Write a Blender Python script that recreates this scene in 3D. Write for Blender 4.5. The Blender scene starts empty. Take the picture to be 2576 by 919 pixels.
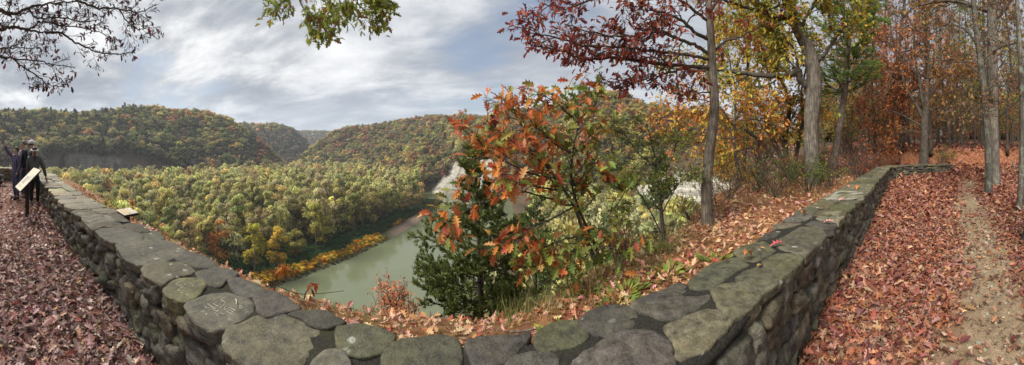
import bpy, math, random
import numpy as np
from mathutils import Vector, Matrix

rng = np.random.default_rng(11)
random.seed(11)
PI = math.pi
scene = bpy.context.scene
COL = scene.collection

# ------------------------------------------------------------------ picture <-> place
F, XC, YH, EYE = 765.0, 1288.0, 370.0, 1.62        # a 193 degree cylindrical panorama taken from eye height

def az(px): return (px - XC) / F
def pt(px, py, z):
    """Point at height z seen at (px, py)."""
    r = F * (EYE - z) / (py - YH); a = az(px)
    return np.array((r * math.sin(a), r * math.cos(a), z))
def pr(px, py, r):
    """Point at horizontal distance r seen at (px, py)."""
    a = az(px)
    return np.array((r * math.sin(a), r * math.cos(a), EYE - (py - YH) * r / F))
def U(a, b, n=None): return rng.uniform(a, b, n)

# ------------------------------------------------------------------ noise
def _h(ix, iy, iz, seed):
    n = (ix * 374761393 + iy * 668265263 + iz * 2147483647 + seed * 1274126177) & 0xFFFFFFFF
    n = ((n ^ (n >> 13)) * 1274126177) & 0xFFFFFFFF
    n = n ^ (n >> 16)
    return (n & 0xFFFFFF) / float(0xFFFFFF) * 2 - 1
def vnoise(P, seed=0):
    P = np.asarray(P, float)
    i = np.floor(P).astype(np.int64); f = P - i; f = f * f * (3 - 2 * f)
    r = 0
    for dx in (0, 1):
        wx = f[..., 0] if dx else 1 - f[..., 0]
        for dy in (0, 1):
            wy = f[..., 1] if dy else 1 - f[..., 1]
            for dz in (0, 1):
                wz = f[..., 2] if dz else 1 - f[..., 2]
                r = r + wx * wy * wz * _h(i[..., 0] + dx, i[..., 1] + dy, i[..., 2] + dz, seed)
    return r
def fbm(P, oct=4, seed=0):
    P = np.asarray(P, float); s = 0; a = 1.0; t = 0
    for o in range(oct):
        s = s + a * vnoise(P * 2 ** o, seed + o * 17); t += a; a *= .5
    return s / t
def sstep(a, b, x):
    t = np.clip((x - a) / (b - a), 0, 1); return t * t * (3 - 2 * t)

# ------------------------------------------------------------------ meshes and objects
class Geo:
    """Collects vertices, faces (grouped by corner count), a colour per vertex and a material slot per face."""
    def __init__(s): s.V = []; s.F = []; s.C = []; s.n = 0; s.N = None
    def add(s, V, Fs, col=(1, 1, 1), slot=0, smooth=True):
        V = np.asarray(V, float).reshape(-1, 3)
        c = np.asarray(col, float)
        if c.ndim == 1: c = np.tile(c, (len(V), 1))
        for f in (Fs if isinstance(Fs, list) else [Fs]):
            f = np.asarray(f, np.int64)
            if f.size: s.F.append((f + s.n, slot, smooth))
        s.V.append(V); s.C.append(c); s.n += len(V)
    def mesh(s, name, mats, off=(0, 0, 0)):
        me = bpy.data.meshes.new(name)
        if s.n:
            V = np.concatenate(s.V) - np.asarray(off, float); C = np.concatenate(s.C)
            lt = np.concatenate([np.full(len(f), f.shape[1]) for f, _, _ in s.F])
            lv = np.concatenate([f.ravel() for f, _, _ in s.F])
            sl = np.concatenate([np.full(len(f), k) for f, k, _ in s.F])
            sm = np.concatenate([np.full(len(f), k) for f, _, k in s.F])
            me.vertices.add(len(V)); me.vertices.foreach_set('co', V.astype(np.float32).ravel())
            me.loops.add(len(lv)); me.loops.foreach_set('vertex_index', lv.astype(np.int32))
            me.polygons.add(len(lt))
            me.polygons.foreach_set('loop_start', np.concatenate(([0], np.cumsum(lt)[:-1])).astype(np.int32))
            me.polygons.foreach_set('loop_total', lt.astype(np.int32))
            me.polygons.foreach_set('material_index', sl.astype(np.int32))
            me.polygons.foreach_set('use_smooth', sm.astype(bool))
            me.update(calc_edges=True)
            at = me.color_attributes.new('Col', 'FLOAT_COLOR', 'POINT')
            at.data.foreach_set('color', np.concatenate([C, np.ones((len(C), 1))], 1).astype(np.float32).ravel())
            me.validate()
        if s.n and s.N is not None: me.normals_split_custom_set_from_vertices(np.asarray(s.N, float))   # leaf masses shade as soft volumes
        for m in (mats if isinstance(mats, (list, tuple)) else [mats]): me.materials.append(m)
        return me

def link(o, parent=None):
    COL.objects.link(o)
    if parent is not None: o.parent = parent
    return o
def tag(o, label=None, cat=None, group=None, kind=None, tint=None):
    if label: o['label'] = label
    if cat: o['category'] = cat
    if group: o['group'] = group
    if kind: o['kind'] = kind
    if tint is not None: o['tint'] = [float(c) for c in tint]
    return o
def thing(name, label, cat, loc=(0, 0, 0), group=None, rotz=0.0):
    o = bpy.data.objects.new(name, None); o.empty_display_size = .2
    o.location = [float(v) for v in loc]; o.rotation_euler = (0, 0, rotz)
    return tag(link(o), label, cat, group)
def part(name, geo, mats, parent, off=None):
    """One mesh part under a thing; geo in world coordinates unless off is given."""
    off = parent.location if off is None else off
    return link(bpy.data.objects.new(name, geo.mesh(name, mats, np.array(off))), parent)
def single(name, geo, mats, label, cat, loc=(0, 0, 0), group=None, kind=None):
    o = bpy.data.objects.new(name, geo.mesh(name, mats, loc)); o.location = [float(v) for v in loc]
    return tag(link(o), label, cat, group, kind)
def copy_tree(o, parent=None):
    c = o.copy(); COL.objects.link(c)
    if parent is not None: c.parent = parent
    for ch in list(o.children): copy_tree(ch, c)
    return c

# ------------------------------------------------------------------ shapes
def tube(path, rad, sides=7, cap=True, bump=0.0, seed=0, flare=0.0):
    P = np.asarray(path, float); n = len(P); rad = np.broadcast_to(np.asarray(rad, float), (n,))
    T = np.gradient(P, axis=0); T /= np.linalg.norm(T, axis=1)[:, None] + 1e-9
    ref = np.array((0., 0., 1.)) if abs(T[0][2]) < .9 else np.array((1., 0., 0.))
    u = np.cross(T[0], ref); u /= np.linalg.norm(u)
    a = np.linspace(0, 2 * PI, sides, endpoint=False); V = np.zeros((n, sides, 3))
    for i in range(n):
        u = u - T[i] * np.dot(u, T[i]); u /= np.linalg.norm(u) + 1e-9
        w = np.cross(T[i], u)
        V[i] = P[i] + rad[i] * (np.cos(a)[:, None] * u + np.sin(a)[:, None] * w)
    if bump:
        nn = fbm(V.reshape(-1, 3) * (1.2 / max(rad[0], .02)) * np.array((1, 1, .35)), 3, seed).reshape(n, sides)
        V = P[:, None] + (V - P[:, None]) * (1 + bump * nn)[..., None]
    if flare:                                       # root flare in the lowest rings
        k = np.exp(-np.arange(n) * 1.1)[:, None] * (1 + .5 * np.cos(a * 4 + seed))[None]
        V[..., :2] = P[:, None, :2] + (V[..., :2] - P[:, None, :2]) * (1 + flare * k)[..., None]
    i, j = np.meshgrid(np.arange(n - 1), np.arange(sides), indexing='ij'); j2 = (j + 1) % sides
    Q = np.stack([i * sides + j, i * sides + j2, (i + 1) * sides + j2, (i + 1) * sides + j], -1).reshape(-1, 4)
    V = V.reshape(-1, 3); Fs = [Q]
    if cap:
        V = np.vstack([V, P[:1], P[-1:]]); k = np.arange(sides); c0, c1 = n * sides, n * sides + 1
        Fs.append(np.stack([np.full(sides, c0), (k + 1) % sides, k], 1))
        Fs.append(np.stack([np.full(sides, c1), (n - 1) * sides + k, (n - 1) * sides + (k + 1) % sides], 1))
    return V, Fs
def spline(P, m):
    """Catmull-Rom through P (any dimension), m samples."""
    P = np.asarray(P, float); n = len(P)
    E = np.vstack([2 * P[0] - P[1], P, 2 * P[-1] - P[-2]])
    t = np.linspace(0, n - 1 - 1e-6, m); i = t.astype(int); f = (t - i)[:, None]
    a, b, c, d = E[i], E[i + 1], E[i + 2], E[i + 3]
    return .5 * (2 * b + (c - a) * f + (2 * a - 5 * b + 4 * c - d) * f ** 2 + (3 * b - a - 3 * c + d) * f ** 3)
def box(c, h, rot=None):
    """Box with centre c, half sizes h and an optional 3x3 rotation."""
    s = np.array([(x, y, z) for x in (-1, 1) for y in (-1, 1) for z in (-1, 1)], float) * np.asarray(h)
    if rot is not None: s = s @ np.asarray(rot).T
    return s + np.asarray(c), np.array([(0, 1, 3, 2), (4, 6, 7, 5), (0, 4, 5, 1), (2, 3, 7, 6), (0, 2, 6, 4), (1, 5, 7, 3)])
def bevel_box(c, h, b, rot=None):
    """Box with cut edges: 24 corner points."""
    h = np.asarray(h, float); V = []; idx = {}
    for sx in (-1, 1):
        for sy in (-1, 1):
            for sz in (-1, 1):
                for ax in range(3):
                    p = np.array((sx, sy, sz)) * (h - b); p[ax] = (sx, sy, sz)[ax] * h[ax]
                    idx[(sx, sy, sz, ax)] = len(V); V.append(p)
    V = np.array(V); Q = []; T = []
    for ax in range(3):
        o = [k for k in range(3) if k != ax]
        for s in (-1, 1):
            def key(a, b_):
                k = [0, 0, 0]; k[ax] = s; k[o[0]] = a; k[o[1]] = b_
                return idx[(*k, ax)]
            q = [key(-1, -1), key(1, -1), key(1, 1), key(-1, 1)]; Q.append(q)
    for ax in range(3):                              # edges that run along ax
        o = [k for k in range(3) if k != ax]
        for a in (-1, 1):
            for b_ in (-1, 1):
                k0 = [0, 0, 0]; k0[o[0]] = a; k0[o[1]] = b_; k1 = list(k0); k0[ax] = -1; k1[ax] = 1
                Q.append([idx[(*k0, o[0])], idx[(*k1, o[0])], idx[(*k1, o[1])], idx[(*k0, o[1])]])
    for sx in (-1, 1):
        for sy in (-1, 1):
            for sz in (-1, 1): T.append([idx[(sx, sy, sz, k)] for k in range(3)])
    if rot is not None: V = V @ np.asarray(rot).T
    return V + np.asarray(c), [np.array(Q), np.array(T)]
def _sphere_cube(k):
    """A cube-sphere of k x k faces a side: unit vectors and quads, corners welded."""
    V = []; Q = []; key = {}
    g = np.linspace(-1, 1, k + 1)
    def vid(p):
        q = tuple(np.round(p, 5))
        if q not in key: key[q] = len(V); V.append(p)
        return key[q]
    for ax in range(3):
        for s in (-1, 1):
            for i in range(k):
                for j in range(k):
                    c = []
                    for (a, b_) in ((i, j), (i + 1, j), (i + 1, j + 1), (i, j + 1)):
                        p = np.zeros(3); p[ax] = s; p[(ax + 1) % 3] = g[a]; p[(ax + 2) % 3] = g[b_]; c.append(vid(p))
                    Q.append(c if s > 0 else c[::-1])
    return np.array(V), np.array(Q)
CUBE4 = _sphere_cube(4); CUBE6 = _sphere_cube(6)
def stone(c, h, rot, seed, amt=.18, rnd=.55, src=CUBE4):
    """An irregular rounded stone with half sizes h."""
    C, Q = src
    S = C / np.linalg.norm(C, axis=1)[:, None]
    V = C * (1 - rnd) + S * rnd * 1.25
    V = V * (1 + amt * fbm(S * 1.3 + seed * 7.3, 2, seed)[:, None] + amt * .4 * vnoise(S * 3.1 + seed, seed)[:, None])
    V = V * np.asarray(h)
    return V @ np.asarray(rot).T + np.asarray(c), Q
def rotz(a):
    c, s = math.cos(a), math.sin(a); return np.array([(c, -s, 0), (s, c, 0), (0, 0, 1.)])
def rotx(a):
    c, s = math.cos(a), math.sin(a); return np.array([(1, 0, 0), (0, c, -s), (0, s, c)], float)
def roty(a):
    c, s = math.cos(a), math.sin(a); return np.array([(c, 0, s), (0, 1, 0), (-s, 0, c)], float)
def frames(dirs, roll):
    """(n,3,3) matrices whose columns are side, the given direction, normal, turned by roll about the direction."""
    d = dirs / (np.linalg.norm(dirs, axis=1)[:, None] + 1e-9)
    ref = np.where(np.abs(d[:, 2:3]) < .95, np.array([[0, 0, 1.]]), np.array([[1., 0, 0]]))
    s = np.cross(d, ref); s /= np.linalg.norm(s, axis=1)[:, None] + 1e-9
    n = np.cross(s, d); c, k = np.cos(roll)[:, None], np.sin(roll)[:, None]
    return np.stack([s * c + n * k, d, n * c - s * k], 2)
def bake(geo, proto, M, T, cols, slot=0, smooth=False):
    """Adds one copy of proto (V, faces) per matrix and point, each in its own colour."""
    V, Fs = proto; n = len(T); p = len(V)
    if not n: return
    W = np.einsum('nij,pj->npi', M, V) + T[:, None]
    C = np.repeat(cols, p, 0)
    Fs = Fs if isinstance(Fs, list) else [Fs]
    off = (np.arange(n) * p)[:, None, None]
    geo.add(W.reshape(-1, 3), [(f[None] + off).reshape(-1, f.shape[1]) for f in Fs], C, slot, smooth)

# leaves: length 1 along +Y from the stalk
def _leaf(o, mid, faces, curl=.35, bend=.25):
    o = np.array(o, float); L = o.copy(); L[:, 0] *= -1; m = np.array(mid, float)
    V = np.vstack([o, L, m]); n, k = len(o), len(m); T = []
    for f in faces:
        r = [x if isinstance(x, int) else 2 * n + 'abcdef'.index(x) for x in f]
        l = [x + n if isinstance(x, int) else 2 * n + 'abcdef'.index(x) for x in f][::-1]
        for q in (r, l): T += [(q[0], q[i], q[i + 1]) for i in range(1, len(q) - 1)]
    z = np.abs(V[:, 0]) * curl - (V[:, 1] - .3) ** 2 * bend
    return np.column_stack([V, z]), np.array(T)
LEAF_OAK = _leaf([(0, -.12), (.03, .1), (.2, .2), (.08, .31), (.31, .46), (.11, .52), (.34, .74), (.12, .74), (.13, .92), (0, 1)],
                 [(0, .25), (0, .5), (0, .72)],
                 [(0, 1, 'a'), (1, 2, 3), (1, 3, 'a'), ('a', 3, 5, 'b'), (3, 4, 5), ('b', 5, 7, 'c'), (5, 6, 7), ('c', 7, 9), (7, 8, 9)])
LEAF_WHITE = _leaf([(0, -.1), (.04, .1), (.17, .22), (.09, .34), (.24, .5), (.12, .57), (.27, .8), (.1, .84), (.08, .97), (0, 1)],
                   [(0, .25), (0, .5), (0, .75)],
                   [(0, 1, 'a'), (1, 2, 3), (1, 3, 'a'), ('a', 3, 5, 'b'), (3, 4, 5), ('b', 5, 7, 'c'), (5, 6, 7), ('c', 7, 9), (7, 8, 9)], .55, .5)
LEAF_LOW = _leaf([(0, 0), (.2, .22), (.12, .42), (.3, .62), (0, 1)], [(0, .5)], [(0, 1, 2, 'a'), ('a', 2, 3, 4)], .4, .3)
LEAF_TINY = (np.array([(0, 0, 0), (.32, .5, .08), (0, 1, -.05), (-.32, .5, .08)], float), np.array([(0, 1, 2), (0, 2, 3)]))
LEAF_OVAL = _leaf([(0, 0), (.15, .2), (.2, .5), (.12, .8), (0, 1)], [(0, .5)], [(0, 1, 2, 'a'), ('a', 2, 3, 4)], .2, .3)
BLADE = (np.array([(-.5, 0, 0), (.5, 0, 0), (.32, .5, .06), (-.32, .5, .06), (0, 1, .25)], float), [np.array([(0, 1, 2, 3)]), np.array([(3, 2, 4)])])

def pal(P, W, n, jit=.18):
    """n colours drawn from palette P with weights W and a brightness and hue jitter."""
    P = np.array(P, float); W = np.array(W, float) / np.sum(W)
    c = P[rng.choice(len(P), n, p=W)]
    return np.clip(c * (1 + rng.normal(0, jit, (n, 1))) * (1 + rng.normal(0, jit * .35, (n, 3))), .004, .9)
# ------------------------------------------------------------------ materials
class NT:
    def __init__(s, name):
        s.m = bpy.data.materials.new(name); s.m.use_nodes = True; s.t = s.m.node_tree; s.t.nodes.clear()
        s.out = s.n('ShaderNodeOutputMaterial')
    def n(s, t, **kw):
        x = s.t.nodes.new(t)
        for k, v in kw.items(): setattr(x, k, v)
        return x
    def set(s, sock, v):
        if hasattr(v, 'is_output') or isinstance(v, bpy.types.NodeSocket): s.t.links.new(v, sock)
        elif v is not None:
            if sock.type == 'RGBA' and len(v) == 3: v = (*v, 1)
            sock.default_value = v
    def noise(s, scale, detail=4, rough=.55, vec=None, out=0, dist=0):
        x = s.n('ShaderNodeTexNoise'); x.inputs['Scale'].default_value = scale; x.inputs['Detail'].default_value = detail
        x.inputs['Roughness'].default_value = rough; x.inputs['Distortion'].default_value = dist
        if vec is not None: s.t.links.new(vec, x.inputs['Vector'])
        return x.outputs[out]
    def voro(s, scale, vec=None, feat='F1', out='Distance', rnd=1):
        x = s.n('ShaderNodeTexVoronoi', feature=feat); x.inputs['Scale'].default_value = scale; x.inputs['Randomness'].default_value = rnd
        if vec is not None: s.t.links.new(vec, x.inputs['Vector'])
        return x.outputs[out]
    def coord(s, which='Object', scale=None):
        c = s.n('ShaderNodeTexCoord').outputs[which]
        if scale is None: return c
        mp = s.n('ShaderNodeMapping'); mp.inputs['Scale'].default_value = scale; s.t.links.new(c, mp.inputs['Vector'])
        return mp.outputs[0]
    def ramp(s, fac, stops, interp='LINEAR'):
        x = s.n('ShaderNodeValToRGB'); e = x.color_ramp.elements; x.color_ramp.interpolation = interp
        while len(e) < len(stops): e.new(.5)
        for k, (p, c) in enumerate(stops):
            e[k].position = p; e[k].color = (*c, 1) if hasattr(c, '__len__') else (c, c, c, 1)
        s.t.links.new(fac, x.inputs[0]); return x.outputs[0]
    def mix(s, a, b, fac, mode='MIX'):
        x = s.n('ShaderNodeMix', data_type='RGBA', blend_type=mode)
        s.set(x.inputs[0], fac); s.set(x.inputs[6], a); s.set(x.inputs[7], b); return x.outputs[2]
    def math(s, op, a, b=None, clamp=False):
        x = s.n('ShaderNodeMath', operation=op); x.use_clamp = clamp
        s.set(x.inputs[0], a)
        if b is not None: s.set(x.inputs[1], b)
        return x.outputs[0]
    def attr(s, name, kind='GEOMETRY', out='Color'):
        x = s.n('ShaderNodeAttribute'); x.attribute_name = name; x.attribute_type = kind; return x.outputs[out]
    def bump(s, h, strength=.5, dist=.02, prev=None):
        x = s.n('ShaderNodeBump'); x.inputs['Strength'].default_value = strength; x.inputs['Distance'].default_value = dist
        s.t.links.new(h, x.inputs['Height'])
        if prev is not None: s.t.links.new(prev, x.inputs['Normal'])
        return x.outputs[0]
    def bsdf(s, base, rough=.8, spec=.3, normal=None, **kw):
        p = s.n('ShaderNodeBsdfPrincipled'); s.set(p.inputs['Base Color'], base); s.set(p.inputs['Roughness'], rough)
        p.inputs['Specular IOR Level'].default_value = spec
        if normal is not None: s.t.links.new(normal, p.inputs['Normal'])
        for k, v in kw.items(): s.set(p.inputs[k.replace('_', ' ')], v)
        return p.outputs[0]
    def done(s, sh): s.t.links.new(sh, s.out.inputs['Surface']); return s.m

def leaf_mat(name, tint=False, trans=.35, rough=.55, spec=.25):
    k = NT(name); c = k.attr('Col')
    if tint: c = k.mix(c, k.attr('tint', 'INSTANCER'), 1.0, 'MULTIPLY')
    p = k.bsdf(c, rough, spec); t = k.n('ShaderNodeBsdfTranslucent'); k.set(t.inputs['Color'], k.mix(c, (1, .95, .6), .12, 'MULTIPLY'))
    x = k.n('ShaderNodeMixShader'); x.inputs[0].default_value = trans
    k.t.links.new(p, x.inputs[1]); k.t.links.new(t.outputs[0], x.inputs[2]); return k.done(x.outputs[0])
def bark_mat(name, dark, light, scale=14, ridge=.02, lichen=None, amount=.5):
    k = NT(name); v = k.coord('Object', (1, 1, .22)); g = k.coord('Object')
    w = k.noise(scale * .4, 3, .5, g); v2 = k.mix(k.coord('Object', (1, 1, .13)), k.noise(scale * .5, 3, .6, v, 1), .05); rd = k.voro(scale * 1.25, v2, 'DISTANCE_TO_EDGE'); fine = k.noise(scale * 5, 5, .65, v)
    f = k.math('ADD', k.math('MULTIPLY', k.ramp(rd, [(0, 0), (.3, 1)]), .42), k.math('MULTIPLY', fine, .75), True)
    c = k.mix(dark, light, f); c = k.mix(c, k.ramp(w, [(.3, .65), (.7, 1.25)]), 1, 'MULTIPLY')
    if lichen: c = k.mix(c, lichen, k.math('MULTIPLY', k.ramp(k.noise(5, 5, .65, g), [(.52, 0), (.66, 1)]), amount))
    return k.done(k.bsdf(c, .9, .15, k.bump(f, .9, ridge)))
def plain_mat(name, col, rough=.6, spec=.4, var=.25, scale=20, bump=0., metal=0.0):
    k = NT(name); n = k.noise(scale, 4, .6, k.coord('Object'))
    c = k.mix(col, k.ramp(n, [(.25, 1 - var), (.75, 1 + var)]), 1, 'MULTIPLY')
    return k.done(k.bsdf(c, rough, spec, k.bump(n, bump, .01) if bump else None, Metallic=metal))

M_LEAF = leaf_mat('fresh_and_dry_leaf', trans=.42); M_NEEDLE = leaf_mat('evergreen_needle', trans=.4, rough=.6)
M_LITTER = leaf_mat('fallen_leaf', trans=.1, rough=.5, spec=.3)
M_FOLIAGE = leaf_mat('far_foliage', tint=True, trans=.45, rough=.8, spec=.1)
M_TINTLEAF = leaf_mat('forest_leaf', tint=True, trans=.5, rough=.6, spec=.2)
M_TWIG = plain_mat('pale_far_wood', (.17, .15, .12), .9, .1)
M_OAKBARK = bark_mat('grey_oak_bark', (.036, .03, .024), (.29, .243, .192), 14, .02, (.25, .27, .19), .25)
M_BIGBARK = bark_mat('furrowed_grey_bark', (.03, .026, .021), (.27, .232, .188), 9, .04, (.2, .22, .15), .3)
M_DARKBARK = bark_mat('dark_wet_bark', (.028, .023, .019), (.15, .125, .10), 24, .01, (.16, .19, .13), .35)
M_PALEBARK = bark_mat('pale_flaky_bark', (.05, .044, .036), (.30, .265, .22), 9, .03, (.22, .24, .14), .35)
M_LICHENBARK = bark_mat('lichened_bark', (.028, .025, .021), (.19, .172, .14), 11, .02, (.26, .31, .24), .8)
M_FORESTBARK = bark_mat('forest_bark', (.024, .02, .017), (.15, .124, .10), 9, .02, (.18, .19, .13), .35)
M_PINEBARK = bark_mat('pine_bark', (.05, .04, .033), (.26, .205, .165), 20, .012)

def stone_mat(name, lichen=.5, moss=.5, wet=.75):
    k = NT(name); v = k.coord('Object'); tone = k.attr('Col')
    big = k.noise(3.5, 5, .6, v); mid = k.noise(16, 6, .65, v); fine = k.noise(90, 4, .7, v)
    lay = k.noise(22, 3, .5, k.coord('Object', (.35, .35, 4)))
    c = k.mix((.036, .0335, .030), (.205, .189, .163), k.ramp(k.math('ADD', k.math('MULTIPLY', mid, .62), k.math('MULTIPLY', fine, .38)), [(.36, 0), (.68, 1)]))
    c = k.mix(c, k.ramp(big, [(.3, (.62, .6, .62)), (.7, (1.28, 1.26, 1.15))]), 1, 'MULTIPLY')
    nz = k.n('ShaderNodeSeparateXYZ'); k.t.links.new(k.n('ShaderNodeNewGeometry').outputs['Normal'], nz.inputs[0])
    up = k.ramp(nz.outputs[2], [(.25, .25), (.85, 1)])
    m = k.math('MULTIPLY', k.math('MULTIPLY', k.ramp(k.noise(5.5, 6, .7, v), [(.42, 0), (.62, 1)]), up), moss)
    c = k.mix(c, (.125, .118, .035), m)
    y = k.math('MULTIPLY', k.ramp(k.noise(34, 5, .7, v), [(.6, 0), (.67, 1)]), k.ramp(k.noise(4, 3, .6, v), [(.45, 0), (.6, .8)]))
    c = k.mix(c, (.23, .185, .085), y)
    c = k.mix(c, tone, 1, 'MULTIPLY')
    sp = k.voro(7.5, k.mix(v, k.noise(18, 3, .6, v, 1), .05))
    l = k.math('MULTIPLY', k.math('MULTIPLY', k.ramp(sp, [(.13, 1), (.2, 0)]), k.ramp(k.noise(2.3, 2, .5, v), [(.48, 0), (.54, 1)])), k.ramp(k.noise(60, 3, .6, v), [(.35, .2), (.55, 1)]))
    c = k.mix(c, (.42, .43, .36), k.math('MULTIPLY', l, lichen))
    h = k.math('ADD', k.math('MULTIPLY', mid, .8), k.math('ADD', k.math('MULTIPLY', fine, .35), k.math('MULTIPLY', lay, .35)))
    return k.done(k.bsdf(c, k.ramp(mid, [(.3, wet - .15), (.7, .9)]), .35, k.bump(h, 1.0, .026)))
M_CAP = stone_mat('lichened_cap_stone', .95, .2, .6); M_RUBBLE = stone_mat('rubble_stone', .25, .3, .8)
def mortar_mat():
    k = NT('dark_mossy_mortar'); v = k.coord('Object'); n = k.noise(70, 6, .7, v); b = k.noise(4, 4, .6, v)
    c = k.mix((.012, .011, .010), (.05, .046, .038), k.ramp(n, [(.35, 0), (.7, 1)])); c = k.mix(c, (.042, .044, .018), k.ramp(b, [(.5, 0), (.7, .6)]))
    c = k.mix(c, k.attr('Col'), 1, 'MULTIPLY')
    return k.done(k.bsdf(c, .95, .2, k.bump(n, .9, .012)))
M_MORTAR = mortar_mat()
M_PALEMORTAR = plain_mat('pale_new_mortar', (.26, .245, .195), .9, .2, .25, 30, .4)

def ground_mat():
    k = NT('ground_cover'); v = k.coord('Object'); c = k.attr('Col')
    n1 = k.noise(.6, 6, .65, v); n2 = k.noise(9, 6, .7, v); n3 = k.noise(70, 4, .7, v); far = k.noise(.05, 6, .7, v)
    c = k.mix(c, k.ramp(n2, [(.3, .55), (.7, 1.45)]), 1, 'MULTIPLY'); c = k.mix(c, k.ramp(n3, [(.3, .6), (.7, 1.4)]), 1, 'MULTIPLY')
    c = k.mix(c, k.ramp(far, [(.3, .75), (.7, 1.25)]), 1, 'MULTIPLY')
    # fallen-leaf flecks: cells of mixed browns where the litter attribute asks for them
    cell = k.n('ShaderNodeTexVoronoi', feature='F1'); cell.inputs['Scale'].default_value = 11; k.t.links.new(v, cell.inputs['Vector'])
    hv = k.n('ShaderNodeSeparateColor'); k.t.links.new(cell.outputs['Color'], hv.inputs[0])
    lf = k.ramp(hv.outputs[0], [(0, (.13, .05, .028)), (.3, (.26, .095, .035)), (.55, (.36, .15, .07)), (.75, (.20, .075, .055)), (1, (.42, .21, .13))])
    c = k.mix(c, lf, k.attr('litter', 'GEOMETRY', 'Fac'))
    # bare shale faces: thin level beds and rain runnels
    bed = k.noise(.5, 5, .7, k.coord('Object', (.15, .15, 3.0))); run = k.noise(.6, 4, .6, k.coord('Object', (1.2, 1.2, .06)))
    bed2 = k.noise(1.0, 5, .7, k.coord('Object', (.025, .025, .30))); str_ = k.noise(1.0, 4, .6, k.coord('Object', (.11, .11, .012)))
    rk = k.mix(k.ramp(bed, [(.3, (.24, .225, .2)), (.5, (.4, .38, .335)), (.7, (.5, .48, .425))]), k.ramp(run, [(.35, .7), (.6, 1.1)]), 1, 'MULTIPLY')
    rk = k.mix(rk, k.ramp(bed2, [(.36, .55), (.5, 1.0), (.62, 1.3)]), 1, 'MULTIPLY'); rk = k.mix(rk, k.ramp(str_, [(.36, .5), (.52, 1.05)]), 1, 'MULTIPLY')
    rk = k.mix(rk, k.attr('rocktone'), 1, 'MULTIPLY')
    c = k.mix(c, rk, k.attr('rock', 'GEOMETRY', 'Fac'))
    return k.done(k.bsdf(c, .9, .2, k.bump(k.math('ADD', n2, n3), .7, .02)))
M_GROUND = ground_mat()
def water_mat():
    k = NT('river_water'); v = k.coord('Object', (.06, .03, .05)); n = k.noise(1, 5, .6, v); m = k.noise(14, 3, .6, v)
    return k.done(k.bsdf(k.mix((.11, .13, .07), (.16, .175, .105), n), .05, .5, k.bump(k.math('ADD', n, k.math('MULTIPLY', m, .10)), .22, 1.0), IOR=1.33))
M_WATER = water_mat()
# ------------------------------------------------------------------ the wall's line, the ground and the river
WALL_IN = np.array([(-15.6, -4.2), (-14.7, -2.2), (-13.4, -.6), (-11.4, .1), (-9, .22), (-6.6, .42), (-5.4, .52), (-4.4, .66), (-3.06, .81), (-2.1, .89), (-1.2, .92),
                    (-.5, .90), (.2, .93), (.86, 1.02), (1.56, 1.28), (2.28, 1.5), (2.97, 1.7), (4.36, 2.05), (5.7, 2.4), (7.1, 2.83), (9.18, 3.4), (11.5, 4.05),
                    (13.1, 4.5), (14.3, 4.5), (15.2, 4.1), (16.3, 3.2), (17.4, 2.2)])
W_N = 900
W_C = spline(WALL_IN, W_N); W_S = np.concatenate(([0], np.cumsum(np.linalg.norm(np.diff(W_C, axis=0), axis=1)))); W_LEN = W_S[-1]
W_WID = .56
def wall_at(s, t=0.0):
    """Point on the wall's path-side edge at length s, moved t metres towards the valley; and the unit tangent and outward normal."""
    x = np.interp(s, W_S, W_C[:, 0]); y = np.interp(s, W_S, W_C[:, 1])
    tx = np.gradient(W_C[:, 0], W_S); ty = np.gradient(W_C[:, 1], W_S)
    tx = np.interp(s, W_S, tx); ty = np.interp(s, W_S, ty); L = np.hypot(tx, ty); tx, ty = tx / L, ty / L
    return x - ty * t, y + tx * t, tx, ty
def wall_z(s):
    x = np.interp(s, W_S, W_C[:, 0])
    return np.interp(x, [-16, -1.8, 0, 1.4, 4, 12, 17.4], [.63, .63, .71, .765, .77, .70, .64])
def wall_s(x): return np.interp(x, W_C[:, 0], W_S)

BROW_X = [-16, -7, -4, -2.5, 0, 1.2, 2.4, 3.5, 4.5, 7, 10, 15, 25, 40, 70]
BROW_Y = [2.3, 2.6, 2.9, 3.05, 3.45, 4.3, 4.75, 5.4, 6.4, 8.8, 9.8, 11.7, 17, 28, 46]
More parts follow.
